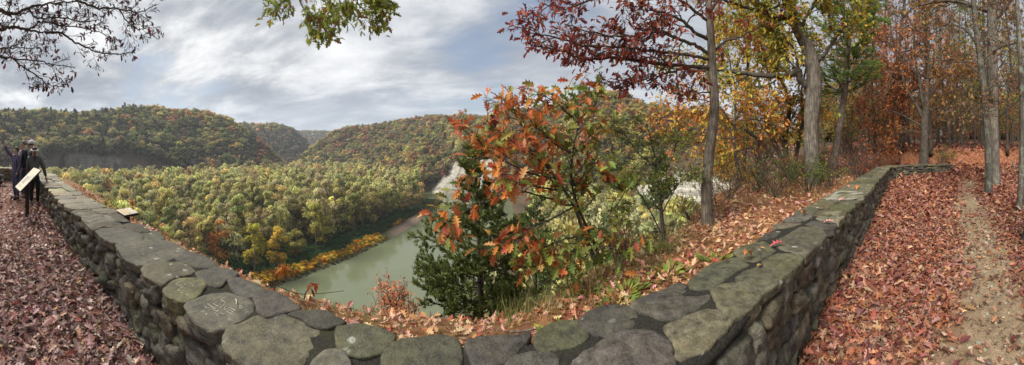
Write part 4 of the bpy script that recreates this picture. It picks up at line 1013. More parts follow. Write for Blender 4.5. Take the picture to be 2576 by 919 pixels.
# --- slender oak with red-brown leaves on the slope
r = np.random.default_rng(101)
base = pr(1780, 566, 6.4); t = thing('oak_tree', 'slender grey oak on the slope with dark red leaves reaching out to the left', 'tree', base)
g, TP, TR_ = trunk_geo([pr(x, y, 6.4) for x, y in ((1780, 575), (1778, 480), (1783, 400), (1793, 320), (1797, 250), (1792, 180), (1789, 100), (1782, 0), (1776, -130), (1772, -320))], [.125, .118, .115, .11, .10, .095, .085, .075, .06, .03], 18, .16, 3, .45, 60)
part('trunk', g, M_OAKBARK, t)
br, tips, st = [], [], []
LIMBS = [  # px points, distances at start and end, radius
    ([(1790, 172), (1718, 167), (1608, 155), (1538, 145), (1478, 150), (1408, 127), (1350, 118)], 6.4, 5.2, .045),
    ([(1788, 100), (1753, 85), (1718, 55), (1678, 35), (1638, 22), (1590, -8), (1520, -30)], 6.4, 5.6, .042),
    ([(1789, 135), (1748, 115), (1713, 100), (1668, 82), (1628, 82), (1560, 92), (1480, 80), (1420, 60)], 6.4, 5.0, .04),
    ([(1790, 168), (1728, 170), (1688, 182), (1638, 197), (1598, 210), (1560, 218), (1500, 205)], 6.4, 5.6, .03),
    ([(1788, 60), (1740, 20), (1690, -10), (1600, -25), (1500, -5), (1430, 20), (1370, 10)], 6.4, 5.2, .035),
    ([(1790, 150), (1740, 140), (1660, 130), (1570, 120), (1470, 115), (1380, 90), (1330, 85)], 6.4, 4.8, .035),
    ([(1790, 130), (1830, 100), (1870, 90), (1920, 60)], 6.4, 7.2, .035), ([(1795, 230), (1760, 235), (1720, 215), (1680, 225)], 6.4, 5.8, .018),
    ([(1787, 30), (1820, -20), (1870, -50)], 6.4, 7.0, .04), ([(1785, 0), (1700, -60), (1560, -70), (1440, -40)], 6.4, 5.4, .04)]
for pts, ra, rb, rd in LIMBS:
    P = px_path([(x, y, ra + (rb - ra) * k / (len(pts) - 1)) for k, (x, y) in enumerate(pts)], len(pts) * 5)
    P[1:-1] += r.normal(0, .012, P[1:-1].shape); st.append(len(br)); br.append((P, np.linspace(rd, .008, len(P))))
    limb_branches(r, P, rd, 2, br, tips, 11 if len(pts) > 4 else 6, .62, .22, wig=.3, up=.04, nsub=4, flat=.75, spread=.85)
limb_parts(br, st, t, .0035)
g = Geo(); nl = leaves(g, r, tips, 11.5, .125, C_RED + [(.42, .13, .045), (.22, .2, .05)], [5, 4, 3, 3, 1.3, .3], LEAF_WHITE, .45, maxn=5600); part('crown', g, M_LEAF, t); print('oak leaves', nl)

# --- orange-red sapling oak in front of the valley
r = np.random.default_rng(102)
t = thing('oak_sapling', 'big-leaved orange and red sapling oak with green lower leaves, leaning over the slope', 'tree', pr(1500, 655, 4.4))
br, tips = [], []
g = Geo(); 
def limb(pts, rd, n, L, depth=2, **kw):
    P = px_path(pts, len(pts) * 5); P[1:-1] += r.normal(0, .008, P[1:-1].shape); br.append((P, np.linspace(rd, max(.004, rd * .25), len(P)))); limb_branches(r, P, rd, depth, br, tips, n, L, .25, **kw)
kw = dict(wig=.3, up=.02, nsub=3, flat=.85, spread=.8)
ST = px_path([(1500, 662, 4.4), (1470, 590, 4.35), (1445, 520, 4.3), (1400, 450, 4.25), (1350, 380, 4.2), (1310, 310, 4.2), (1285, 262, 4.2)], 34)
g.add(*tube(ST, np.linspace(.035, .006, 34), 10, True, .08, 2, .4))
S2 = px_path([(1512, 662, 4.5), (1490, 600, 4.5), (1462, 540, 4.45), (1440, 470, 4.4), (1440, 390, 4.4), (1455, 310, 4.45), (1450, 245, 4.5)], 30)
g.add(*tube(S2, np.linspace(.028, .005, 30), 8, True, .08, 3, .4)); part('trunk', g, M_DARKBARK, t)
for P, rd in ((ST, .03), (S2, .024)): limb_branches(r, P[10:], rd, 2, br, tips, 15, .5, .1, **kw)
for pts in ([(1445, 520, 4.3), (1380, 500, 4.1), (1300, 482, 4.0), (1220, 505, 3.9), (1150, 545, 3.9), (1112, 562, 3.9)], [(1400, 450, 4.25), (1320, 430, 4.1), (1250, 392, 4.1), (1190, 345, 4.1), (1160, 322, 4.1)],
            [(1350, 380, 4.2), (1290, 368, 4.4), (1230, 330, 4.5)], [(1445, 520, 4.3), (1370, 560, 4.0), (1300, 590, 3.9), (1240, 606, 3.9)], [(1470, 590, 4.35), (1400, 610, 4.0), (1330, 640, 3.9)], [(1425, 480, 4.3), (1350, 470, 3.9), (1280, 440, 3.8), (1215, 430, 3.8)], [(1440, 390, 4.4), (1380, 350, 4.1), (1330, 300, 4.0), (1270, 265, 4.0)],
            [(1380, 420, 4.2), (1330, 380, 3.9), (1270, 340, 3.8), (1220, 300, 3.9)], [(1455, 310, 4.4), (1400, 260, 4.2), (1370, 240, 4.2)]): limb(pts, .014, 8, .42, 2, **kw)
for pts in ([(1490, 600, 4.4), (1530, 545, 4.3), (1570, 490, 4.3), (1595, 455, 4.3)], [(1462, 540, 4.4), (1500, 490, 4.2), (1540, 440, 4.2)], [(1495, 620, 4.4), (1540, 600, 4.1), (1585, 585, 4.0)], [(1440, 470, 4.4), (1490, 420, 4.3), (1530, 380, 4.3)], [(1480, 590, 4.3), (1440, 620, 3.9), (1410, 650, 3.8)], [(1490, 570, 4.4), (1510, 610, 4.0), (1490, 650, 3.8)], [(1455, 300, 4.4), (1490, 270, 4.3), (1510, 250, 4.3)]): limb(pts, .012, 6, .36, 2, **kw)
part('branches', wood_geo(br, .003), M_DARKBARK, t)
def colf(S, n):
    px = XC + F * np.arctan2(S[:, 0], S[:, 1]); g_ = sstep(1360, 1530, px + r.normal(0, 60, n)) * .62 + .25
    c = pal(C_ORG, [4, 4, 3, 2, 2], n); q = pal(C_GRN, [3, 2, 3, 2], n); m = (r.random(n) < g_)[:, None]; return np.where(m, q, c)
g = Geo(); nl = leaves(g, r, tips, 10.5, .155, None, None, LEAF_OAK, .5, off=.04, colf=colf, maxn=1550); part('crown', g, M_LEAF, t); print('sapling', nl)

# --- red cedar below the brow
r = np.random.default_rng(103)
t = thing('cedar_tree', 'dark green ragged cedar standing below the brow left of the orange sapling', 'tree', pr(1208, 800, 6.0))
TP = px_path([(1208, 850, 6.0), (1208, 760, 6.0), (1207, 680, 6.0), (1204, 600, 6.0), (1200, 500, 6.0), (1195, 420, 6.0), (1190, 355, 6.0)], 30)
g = Geo(); g.add(*tube(TP, np.linspace(.075, .008, 30), 9, True, .12, 4, .3)); part('trunk', g, M_DARKBARK, t)
br, tips = [], []
for q in range(96):
    f = .06 + .92 * (q + r.random()) / 96; i = int(f * 29); a = r.uniform(0, 2 * PI); side = np.array((math.cos(a), math.sin(a), 0)); L = (1.5 * (1 - f) ** .6 * (1 if f < .6 else .45) * (.8 + .2 * min(1, f / .35)) + .12) * r.uniform(.6, 1.12)
    if side[0] < -.3 and f < .65: L *= 1.12
    n0 = len(br); grow(r, TP[i], side + np.array((0, 0, r.uniform(-.05, .28))), L, .018 * (1.1 - f), 2, br, tips, .28, .12, 5, .5, .75, .6, .1)
part('branches', wood_geo(br, .003), M_DARKBARK, t)
def sprays(geo, r, tips, per_m, size, P, W, asp=.15, up=.2, jit=.2):
    g0 = (np.array([(0, 0, 0), (asp, .35, .05), (asp * .5, .8, .03), (0, 1, 0), (-asp * .5, .8, .03), (-asp, .35, .05)], float), np.array([(0, 1, 2), (0, 2, 3), (0, 3, 4), (0, 4, 5)]))
    return leaves(geo, r, tips, per_m, size, P, W, g0, -up, jit, .012, al=1.3, sp=.42)
g = Geo(); nl = sprays(g, r, tips, 190, .065, [(.13, .18, .055), (.18, .22, .065), (.24, .26, .08), (.09, .125, .045)], [3, 3, 1.5, 1.5]); part('crown', g, M_NEEDLE, t); print('cedar', nl)

# --- big furrowed oak by the wall, leaning left at the top
r = np.random.default_rng(104); D = 12.5
t = thing('oak_tree', 'big furrowed oak trunk beside the wall that bends to the left high up', 'tree', pr(2045, 474, D))
g, TP, TR_ = trunk_geo([pr(x, y, D) for x, y in ((2046, 486), (2043, 440), (2041, 380), (2042, 300), (2048, 230), (2046, 180), (2036, 135), (2016, 90), (1998, 50), (1990, 0), (1984, -90), (1970, -230))], [.34, .33, .325, .32, .325, .31, .29, .26, .23, .2, .15, .08], 30, .14, 5, .35, 70)
part('trunk', g, M_BIGBARK, t)
br, tips, st = [], [], []
for pts, ra, rb, rd in (([(2032, 218), (2014, 200), (2006, 178), (1985, 188), (1932, 191), (1870, 184), (1803, 175), (1740, 178), (1660, 165)], D, D - .6, .16), ([(2000, 52), (1978, 49), (1950, 46), (1925, 34), (1860, 14), (1815, -2), (1740, -20)], D, D - 1, .12),
                        ([(2040, 170), (2060, 150), (2082, 128), (2110, 84), (2150, 40), (2185, -20)], D, D + 1, .12), ([(1992, 20), (1960, -20), (1900, -60)], D, D - 1, .1), ([(2010, 80), (2040, 20), (2080, -40)], D, D - .8, .09), ([(2006, 178), (2004, 140), (1985, 110), (1960, 70), (1930, 60)], D, D - .8, .06)):
    P = px_path([(x, y, ra + (rb - ra) * k / (len(pts) - 1)) for k, (x, y) in enumerate(pts)], len(pts) * 5); P[1:-1] += r.normal(0, .02, P[1:-1].shape)
    st.append(len(br)); br.append((P, np.linspace(rd, rd * .22, len(P)))); limb_branches(r, P, rd * .6, 2, br, tips, 11, 1.5, .2, wig=.3, up=.06, nsub=4, flat=.9, spread=.85)
limb_parts(br, st, t, .006)
g = Geo(); nl = leaves(g, r, tips, 12, .2, C_YEL + C_GRN + C_RED[:1], [3, 4, 4, 1.5, 2.5, 1, 3, 3, .8], LEAF_LOW, .35, off=.12, maxn=9000); part('crown', g, M_LEAF, t); print('big oak', nl)

# --- many-stemmed tree behind it
r = np.random.default_rng(105); D = 15
t = thing('many_stemmed_tree', 'dark many-stemmed tree with yellow and orange leaves close behind the big furrowed oak', 'tree', pr(1985, 455, D))
br, tips = [], []; g = Geo()
for pts, rd in (([(1990, 460), (1978, 400), (1975, 340), (1985, 280), (1975, 225), (1955, 180), (1940, 120)], .17), ([(1984, 440), (1955, 375), (1930, 320), (1922, 280), (1895, 220), (1870, 190)], .13), ([(1995, 460), (2005, 380), (2020, 300), (2015, 240), (2030, 160)], .12), ([(1985, 450), (1945, 400), (1915, 362), (1880, 330), (1830, 300), (1790, 290)], .13), ([(1930, 385), (1890, 372), (1850, 385), (1800, 420)], .05)):
    P = px_path([(x, y, D - .5 * k / len(pts)) for k, (x, y) in enumerate(pts)], len(pts) * 5); g.add(*tube(P, np.linspace(rd, rd * .3, len(P)), 12, True, .12, 6)); limb_branches(r, P[4:], rd * .5, 2, br, tips, 12, 1.5, .1, wig=.3, up=.06, nsub=4, spread=.85)
part('trunk', g, M_DARKBARK, t); part('branches', wood_geo(br, .006), M_DARKBARK, t)
g = Geo(); nl = leaves(g, r, tips, 10, .22, C_YEL + C_ORG[:2] + C_GRN, [3, 3, 3, 2, 2.5, 2, 1, 1, 2, 2], LEAF_LOW, .3, off=.12, maxn=6800); part('crown', g, M_LEAF, t); print('stems', nl)

# --- pine
def needle_tuft(geo, r, P, n, size, pal_, w):
    k = len(P); S = np.repeat(P, n, 0); d = r.normal(0, 1, (k * n, 3)); d[:, 2] = np.abs(d[:, 2]) * .5 - .1; d /= np.linalg.norm(d, axis=1)[:, None]
    nd = (np.array([(-.035, 0, 0), (.035, 0, 0), (0, 1, 0)], float), np.array([(0, 1, 2)]))
    bake(geo, nd, frames(d, r.uniform(0, 3, k * n)) * (size * r.uniform(.7, 1.2, k * n))[:, None, None], S, np.repeat(pal(pal_, w, k, .15), n, 0))
def pine(label, path, rad, whorls, seed, size=.17):
    r = np.random.default_rng(seed); t = thing('pine_tree', label, 'tree', path[0]); g, TP, _ = trunk_geo(path, rad, 12, .1, seed, .3, 40); part('trunk', g, M_PINEBARK, t)
    br, tips = [], []
    for f, n, L in whorls:
        i = int(f * 39)
        for q in range(n):
            a = 2 * PI * (q + r.random()) / n; grow(r, TP[i], (math.cos(a), math.sin(a), r.uniform(-.05, .3)), L * 1.45 * r.uniform(.6, 1.1), .03, 2, br, tips, .25, .15, 4, .5, .7, .7, .1)
    part('branches', wood_geo(br, .006), M_DARKBARK, t)
    S = []
    for tp in tips:
        n = max(1, int(len(tp) * .5)); S.append(tp[r.choice(len(tp), n)])
    S = np.concatenate(S); g = Geo(); needle_tuft(g, r, S, 22, size, [(.26, .40, .10), (.33, .46, .12), (.19, .30, .08)], [3, 2, 2]); part('crown', g, M_NEEDLE, t); print('pine', len(S)); return t
D = 15
pine('green pine with a bent slim trunk right of the big furrowed oak', [pr(x, y, D) for x, y in ((2096, 425), (2108, 345), (2119, 275), (2127, 212), (2134, 120), (2145, 40), (2155, -60), (2160, -200))], [.2, .18, .16, .14, .12, .1, .07, .03],
     [(.40, 6, 1.3), (.44, 6, 1.5), (.48, 6, 1.4), (.52, 5, 1.3), (.58, 6, 1.2), (.66, 7, 1.5), (.70, 7, 1.6), (.74, 6, 1.6), (.8, 6, 1.5), (.85, 6, 1.4), (.92, 6, 1.2)], 106, .2)

# --- green small tree in front of the pale bluff, with a shorter dark cedar behind it
r = np.random.default_rng(107); D = 6.6
t = thing('young_tree', 'thin-stemmed green tree in front of the pale bluff, left of the slender grey oak', 'tree', pr(1672, 615, D))
br, tips = [], []; g = Geo()
for pts, rd in (([(1672, 625), (1668, 560), (1660, 480), (1652, 420), (1640, 360), (1625, 310)], .03), ([(1668, 600), (1640, 540), (1610, 490), (1585, 450), (1555, 410)], .02), ([(1664, 540), (1690, 490), (1710, 460), (1735, 440)], .015), ([(1655, 440), (1690, 400), (1700, 360)], .014), ([(1650, 420), (1610, 390), (1580, 350), (1560, 320)], .015)):
    P = px_path([(x, y, D - .6 * k / len(pts)) for k, (x, y) in enumerate(pts)], len(pts) * 5); g.add(*tube(P, np.linspace(rd, .006, len(P)), 8, True, .08, 7)); limb_branches(r, P[9:], rd * .5, 2, br, tips, 12, .6, .1, wig=.3, up=.04, nsub=4, spread=.85)
part('trunk', g, M_DARKBARK, t); part('branches', wood_geo(br, .003), M_DARKBARK, t)
g = Geo(); nl = leaves(g, r, tips, 17, .07, C_GRN + [(.30, .29, .06)], [3, 3, 4, 3, 2], LEAF_OVAL, .3, off=.05, maxn=2900); part('crown', g, M_LEAF, t); print('green', nl)
r = np.random.default_rng(108)
def cedar(label, px, yb, yt, D, wid, seed, dens=60, size=.075, f0=.12):
    r = np.random.default_rng(seed); t = thing('cedar_tree', label, 'tree', pr(px, yb, D)); TP = np.array([pr(px, yb + (yt - yb) * f, D) for f in np.linspace(0, 1, 20)]); TP[:, :2] += np.cumsum(r.normal(0, .008, (20, 2)), 0)
    g = Geo(); g.add(*tube(TP, np.linspace(.05 * D / 6, .006, 20), 8, True, .1, 4)); part('trunk', g, M_DARKBARK, t); br, tips = [], []
    for q in range(44):
        f = f0 + (.98 - f0) * (q + r.random()) / 44; i = int(f * 19); a = r.uniform(0, 2 * PI); grow(r, TP[i], (math.cos(a), math.sin(a), r.uniform(0, .4)), wid * ((1 - f) ** .6 + .12) * r.uniform(.6, 1.1), .014, 2, br, tips, .28, .15, 4, .5, .75, .7, .1)
    part('branches', wood_geo(br, .004), M_DARKBARK, t); g = Geo(); n = sprays(g, r, tips, dens * 1.3, size * 1.2, [(.10, .15, .055), (.14, .19, .06), (.19, .22, .075), (.08, .115, .05)], [3, 3, 1.2, 1.5]); part('crown', g, M_NEEDLE, t); print('cedar', n)
cedar('dark cedar behind the thin-stemmed green tree', 1662, 640, 372, 8.5, .75, 109, 40, .085, .42)
cedar('small dark cedar low behind the orange sapling', 1345, 790, 500, 8.0, .95, 110, 46, .085)


# --- yellow and orange trees that fill the gap behind the slender oak
def spread_tree(label, D, stems, tn, W, seed, n, size, L=1.5, bark=None, dens=11, name='autumn_tree'):
    r = np.random.default_rng(seed); t = thing(name, label, 'tree', pr(*stems[0][0][0], D)); tips = []; g = Geo(); g.add(*tube(px_path([(x, y, D) for x, y in stems[0][0]], len(stems[0][0]) * 5), np.linspace(stems[0][1], stems[0][1] * .4, len(stems[0][0]) * 5), 12, True, .12, 6, .4)); part('trunk', g, bark or M_DARKBARK, t)
    for k, (pts, rd) in enumerate(stems):
        P = px_path([(x, y, D + (.12 * q * (1 if k % 2 else -1) if k else 0)) for q, (x, y) in enumerate(pts)], len(pts) * 5); br = [] if k == 0 else [(P, np.linspace(rd, rd * .3, len(P)))]
        limb_branches(r, P[4:], rd * .5, 2, br, tips, 11, L, .1, wig=.32, up=.05, nsub=4, spread=.85); part('limb', wood_geo(br, .005), M_DARKBARK, t)
    g = Geo(); k = leaves(g, r, tips, dens, size, tn, W, LEAF_LOW, .3, off=.1, maxn=n); part('crown', g, M_LEAF, t); print(label, k)
spread_tree('tall bright yellow tree behind the slender oak', 17, [([(1868, 470), (1872, 400), (1878, 300), (1880, 200), (1884, 100), (1880, 0), (1880, -60)], .14), ([(1878, 290), (1850, 220), (1835, 150), (1825, 70)], .07), ([(1880, 240), (1915, 180), (1935, 110), (1940, 30)], .07), ([(1882, 150), (1850, 90), (1840, 20)], .05), ([(1880, 200), (1920, 140), (1965, 100)], .05)],
            C_YEL + C_GRN[2:], [4, 4, 3, 1.5, 2, 2], 121, 5200, .23, 1.7)
spread_tree('low orange oak spreading left behind the slender trunk', 10, [([(1862, 455), (1852, 400), (1845, 340), (1850, 280), (1846, 240)], .07), ([(1848, 340), (1800, 300), (1740, 285), (1690, 290), (1650, 300)], .04), ([(1847, 320), (1810, 270), (1760, 250), (1715, 262)], .035), ([(1850, 300), (1880, 260), (1920, 250), (1950, 265)], .035), ([(1846, 350), (1790, 345), (1740, 335), (1700, 340)], .03), ([(1850, 330), (1890, 300), (1930, 310)], .03)],
            [(.72, .30, .08), (.66, .24, .08), (.66, .44, .08), (.42, .13, .06)] + C_YEL[:2], [3, 2, 3, 1.5, 2, 2], 122, 1900, .16, 1.0, None, 10)

# --- leafing branches that reach into view from trees behind
r = np.random.default_rng(111)
t = thing('oak_tree', 'nearly bare oak with a few dark red leaves hanging in from the left', 'tree', (-7.2, -3.0, 0))
tp = [(-7.2, -3.0, -.1), (-7.15, -2.95, 2), (-7.1, -2.9, 4.2), (-7.0, -2.9, 6.5), (-6.9, -3.0, 9.5)]
g, TP, _ = trunk_geo(tp, [.3, .27, .24, .18, .08], 20, .14, 9, .4, 40); part('trunk', g, M_DARKBARK, t)
br, tips, st = [], [], []
s_ = lambda z: (-7.1, -2.92, z)
for z0, pts, rd in ((4.6, [(-60, 40), (30, 66), (90, 64), (150, 35), (250, 20), (370, 10), (450, -4)], .06), (4.2, [(-60, 155), (0, 150), (60, 135), (140, 150), (230, 165), (310, 167)], .065), (4.2, [(230, 165), (310, 167), (365, 205), (430, 238), (520, 268), (600, 270), (665, 266)], .03),
                    (3.9, [(-60, 250), (0, 243), (100, 240), (200, 246)], .03), (3.6, [(-60, 280), (0, 286), (80, 295), (200, 310), (280, 326), (380, 342)], .032), (3.5, [(60, 291), (130, 350), (200, 390), (240, 428), (330, 438)], .02), (4.9, [(380, 0), (480, 36), (600, 45), (700, 60), (790, 22)], .03), (4.9, [(600, 45), (640, 110), (700, 150), (745, 130)], .018),
                    (4.6, [(140, 45), (190, 90), (300, 90), (420, 110), (500, 100)], .025), (4.2, [(140, 150), (220, 110), (330, 130), (460, 150), (560, 190)], .022), (4.9, [(-60, -30), (100, -20), (300, -40), (500, -20), (640, 0)], .05)):
    P = [pr(x * .4997, y * .4997, 7.2) for x, y in pts]
    if pts[0][0] < 0: P = [np.array(s_(z0)) * .6 + P[0] * .4] + P; P[0] = np.array(s_(z0))
    P = spline(np.array(P), len(P) * 5); P[2:-1] += r.normal(0, .012, P[2:-1].shape); st.append(len(br)); br.append((P, np.linspace(rd, .008, len(P))))
    limb_branches(r, P[5:] if pts[0][0] < 0 else P, rd * .5, 2, br, tips, 9, .62, .15, wig=.35, up=-.02, nsub=4, flat=.9, spread=.8)
limb_parts(br, st, t, .0045)
g = Geo(); nl = leaves(g, r, tips, 2.6, .13, [(.075, .028, .025), (.05, .024, .022), (.16, .03, .025)], [4, 4, 1.6], LEAF_WHITE, .6, maxn=950); part('crown', g, M_LEAF, t); print('bare oak', nl)

r = np.random.default_rng(112)
t = thing('oak_tree', 'oak whose green leafy spray hangs in against the sky at the top', 'tree', (-2.6, -3.4, 0))
g, TP, _ = trunk_geo([(-2.6, -3.4, -.1), (-2.6, -3.35, 2.5), (-2.55, -3.3, 5), (-2.5, -3.3, 8.5)], [.26, .23, .2, .1], 18, .14, 10, .4, 36); part('trunk', g, M_OAKBARK, t)
br, tips = [], []
P = spline(np.array([(-2.55, -3.3, 5.0), (-2.7, -1.6, 5.6), (-2.9, .6, 5.5), (-3.0, 2.6, 4.9), (-3.1, 3.6, 4.4)]), 24); br.append((P, np.linspace(.07, .02, 24)))
Q0 = P[-1]
for pts in ([(749, -30), (759, 15), (794, 45), (819, 75), (846, 92)], [(740, -20), (720, -2), (704, 12), (694, 25)], [(755, 0), (770, 30), (790, 62), (800, 85)], [(770, -20), (810, 0), (840, 20), (850, 38)]):
    L = spline(np.array([Q0] + [pr(x, y, 5.0 + .25 * math.sin(k * 2 + x)) for k, (x, y) in enumerate(pts)]), 22); br.append((L, np.linspace(.016, .004, 22))); limb_branches(r, L[8:], .008, 1, br, tips, 13, .3, .0, wig=.3, up=-.05, nsub=3, spread=.8)
for pts in ([(890, -30), (900, 8), (920, 30), (934, 52)], [(900, -20), (930, 5), (950, 22), (965, 30)], [(905, -20), (950, -5), (980, 8)], [(880, -30), (870, 0), (866, 22)]):
    L = spline(np.array([Q0 + (.3, .2, .25)] + [pr(x, y, 4.8 + .2 * math.sin(k * 2 + x)) for k, (x, y) in enumerate(pts)]), 20); br.append((L, np.linspace(.014, .004, 20))); limb_branches(r, L[9:], .008, 1, br, tips, 11, .26, .0, wig=.3, up=-.05, nsub=3, spread=.8)
br.append((spline(np.array([P[-4], P[-1] + (.1, .1, .2), Q0 + (.3, .2, .25)]), 8), np.linspace(.03, .014, 8)))
part('branches', wood_geo(br, .003), M_DARKBARK, t)
g = Geo(); nl = leaves(g, r, tips, 19, .125, [(.26, .31, .06), (.36, .37, .07), (.19, .24, .05), (.32, .14, .05)], [4, 3, 2, .8], LEAF_OAK, .3, maxn=900); part('crown', g, M_LEAF, t); print('spray', nl)
# ------------------------------------------------------------------ the woods right of the wall
def ground_r(px, y, r0=4, r1=90):
    rr = np.linspace(r0, r1, 1500); a = az(px); zt_ = terrain(rr * math.sin(a), rr * math.cos(a)); yy = YH + (EYE - zt_) * F / rr
    k = np.argmin(np.abs(yy - y)); return rr[k]
def on_ground(px, r):
    a = az(px); x, y = r * math.sin(a), r * math.cos(a); return np.array((x, y, float(terrain(x, y))))
def forest_proto(kind, seed):
    """Meshes (trunk, branches, crown) of a forest tree at the origin, real size."""
    r = np.random.default_rng(seed); g = Geo(); br, tips = [], []
    H = {'tall': 17, 'pole': 14, 'low': 7.5, 'sap': 4.5}[kind] * r.uniform(.9, 1.1); rad = {'tall': .17, 'pole': .09, 'low': .07, 'sap': .028}[kind]
    P = spline(np.array([(0, 0, -.3), (0, 0, H * .15), (r.normal(0, .15), r.normal(0, .15), H * .4), (r.normal(0, .35), r.normal(0, .35), H * .7), (r.normal(0, .5), r.normal(0, .5), H)]), 26)
    g.add(*tube(P, np.linspace(rad * 1.1, rad * .18, 26), 11, True, .12, seed, .35))
    f0 = {'tall': .24, 'pole': .38, 'low': .2, 'sap': .15}[kind]; nb = {'tall': 26, 'pole': 15, 'low': 20, 'sap': 12}[kind]; BL = {'tall': 3.6, 'pole': 1.9, 'low': 2.6, 'sap': 1.2}[kind]
    for q in range(nb):
        f = f0 + (1 - f0) * (q + r.random()) / nb; i = min(24, int(f * 25)); a = r.uniform(0, 2 * PI); e = r.uniform(.15, .9)
        grow(r, P[i], (math.cos(a), math.sin(a), e), BL * (1.15 - .65 * f) * r.uniform(.6, 1.15), rad * .32 * (1.1 - .7 * f) + .006, 2, br, tips, .3, .1, 4, .58, .8, .8, .15)
    gl = Geo(); pm, sz, mx = {'tall': (3.6, .25, 2400), 'pole': (3.2, .2, 800), 'low': (4.6, .17, 1500), 'sap': (9, .11, 700)}[kind]
    n = leaves(gl, r, tips, pm, sz, [(1, 1, 1), (1.25, 1.3, 1.1), (.7, .6, .7), (1.1, .8, .7)], [3, 1.5, 1.5, 1.2], LEAF_LOW, .3, .2, .12, maxn=mx)
    return [('trunk', g.mesh('trunk', M_FORESTBARK)), ('branches', wood_geo(br, .007).mesh('branches', M_DARKBARK)), ('crown', gl.mesh('crown', M_TINTLEAF))]
FP = {k: [forest_proto(k, 200 + 7 * q + len(k)) for q in range(n)] for k, n in (('tall', 4), ('pole', 3), ('low', 4), ('sap', 3))}
FT = dict(orange=(.36, .135, .045), rust=(.27, .095, .045), red=(.26, .065, .045), green=(.155, .185, .05), yellow=(.38, .28, .05), tan=(.33, .20, .10), dkgreen=(.08, .10, .03), crimson=(.20, .03, .04), brown=(.2, .11, .06))
FT = {k: tuple(np.array(v) * 2.1) for k, v in FT.items()}
FWORD = dict(orange='orange', rust='rust brown', red='red', green='green', yellow='yellow', tan='tan', dkgreen='dark green', crimson='crimson', brown='brown')
fr = np.random.default_rng(300)
def forest_tree(kind, loc, tn, label, s=(1, 1, 1), group=None, lean=(0, 0), v=None):
    t = thing('forest_tree' if kind != 'sap' else 'young_tree', label, 'tree', loc, group, fr.uniform(0, 6.28)); t.scale = s; t.rotation_euler = (lean[0], lean[1], t.rotation_euler[2])
    for nm, me in FP[kind][int(fr.integers(len(FP[kind]))) if v is None else v]:
        o = link(bpy.data.objects.new(nm, me), t)
        if nm == 'crown': o['tint'] = [float(c) for c in np.array(tn) * fr.uniform(.85, 1.15)]
    return t
# the stout trunks by the path, each of its own shape
def big_tree(label, path, rad, bark, limbs, tn, seed, leafn=1500, nb=10, L=1.6, leaf=LEAF_LOW, size=.17, bump=.13, flare=.5, sides=26):
    r = np.random.default_rng(seed); t = thing('forest_tree', label, 'tree', path[0]); g, TP, _ = trunk_geo(path, rad, sides, bump, seed, flare, 56); part('trunk', g, bark, t)
    tips = []
    for P, rd in limbs:
        br = []; P = spline(np.array(P), len(P) * 5); P[1:-1] += r.normal(0, .015, P[1:-1].shape); br.append((P, np.linspace(rd, rd * .25, len(P)))); limb_branches(r, P, rd * .5, 2, br, tips, nb, L, .15, wig=.32, up=.05, nsub=4, flat=.9, spread=.8); part('limb', wood_geo(br, .005), M_DARKBARK, t)
    if tips:
        g = Geo(); leaves(g, r, tips, 9, size, [tn, np.array(tn) * (1.3, 1.3, 1.1), np.array(tn) * .65, (.18, .17, .04)], [4, 2, 2, .8], leaf, .4, off=.08, maxn=leafn); part('crown', g, M_LEAF, t)
    return t
D = ground_r(2502, 466); D2 = ground_r(2487, 487); D3 = ground_r(2564, 530, 4, 20); D4 = ground_r(2580, 612, 3, 12)
big_tree('stout pale-barked tree standing beside the gravel path', [pr(x, y, D) for x, y in ((2502, 470), (2501, 420), (2498, 340), (2497, 260), (2497, 180), (2496, 90), (2494, 0), (2492, -120), (2490, -300))], [.27, .25, .24, .235, .235, .225, .215, .19, .1], M_PALEBARK,
         [([pr(x, y, D - .1 * k) for k, (x, y) in enumerate(((2494, 30), (2470, 22), (2430, 10), (2385, 2), (2340, 8), (2290, 20)))], .11), ([pr(x, y, D) for x, y in ((2496, 60), (2530, 20), (2570, -30))], .08), ([pr(x, y, D - .3) for x, y in ((2498, 250), (2470, 230), (2440, 215), (2400, 220))], .04), ([pr(x, y, D - .3) for x, y in ((2498, 130), (2540, 110), (2580, 120), (2620, 140))], .05)], (.34, .20, .07), 401, 1500, sides=30, bump=.1, flare=.75)
big_tree('dark lichened trunk leaning in front of the stout pale tree', [pr(x, y, D2) for x, y in ((2487, 490), (2486, 430), (2484, 350), (2480, 280), (2472, 200), (2462, 120), (2452, 40), (2445, -60), (2440, -200))], [.15, .125, .12, .115, .11, .1, .095, .08, .05], M_LICHENBARK,
         [([pr(x, y, D2 - .2 * k) for k, (x, y) in enumerate(((2482, 300), (2455, 285), (2425, 280), (2395, 285)))], .03), ([pr(x, y, D2) for x, y in ((2470, 190), (2430, 160), (2380, 150), (2330, 160))], .035), ([pr(x, y, D2 - .2) for x, y in ((2476, 230), (2510, 215), (2545, 228), (2580, 250))], .03), ([pr(x, y, D2) for x, y in ((2460, 110), (2420, 70), (2370, 60))], .035), ([pr(x, y, D2) for x, y in ((2450, 30), (2490, 10), (2540, 20))], .03)], (.30, .17, .09), 402, 1300, L=1.0, leaf=LEAF_WHITE, size=.13, flare=.4)
big_tree('slim grey trunk curving up near the right edge', [pr(x, y, D3) for x, y in ((2563, 534), (2566, 500), (2569, 450), (2571, 380), (2572, 300), (2570, 220), (2566, 130), (2560, 40), (2556, -80))], [.10, .085, .08, .078, .076, .072, .065, .055, .03], M_LICHENBARK,
         [([pr(x, y, D3) for x, y in ((2572, 290), (2540, 265), (2510, 255), (2475, 262), (2440, 280))], .02), ([pr(x, y, D3) for x, y in ((2571, 240), (2590, 200), (2620, 180))], .02), ([pr(x, y, D3) for x, y in ((2568, 150), (2530, 110), (2490, 100))], .022)], (.32, .19, .10), 403, 420, L=.8, leaf=LEAF_WHITE, size=.11)
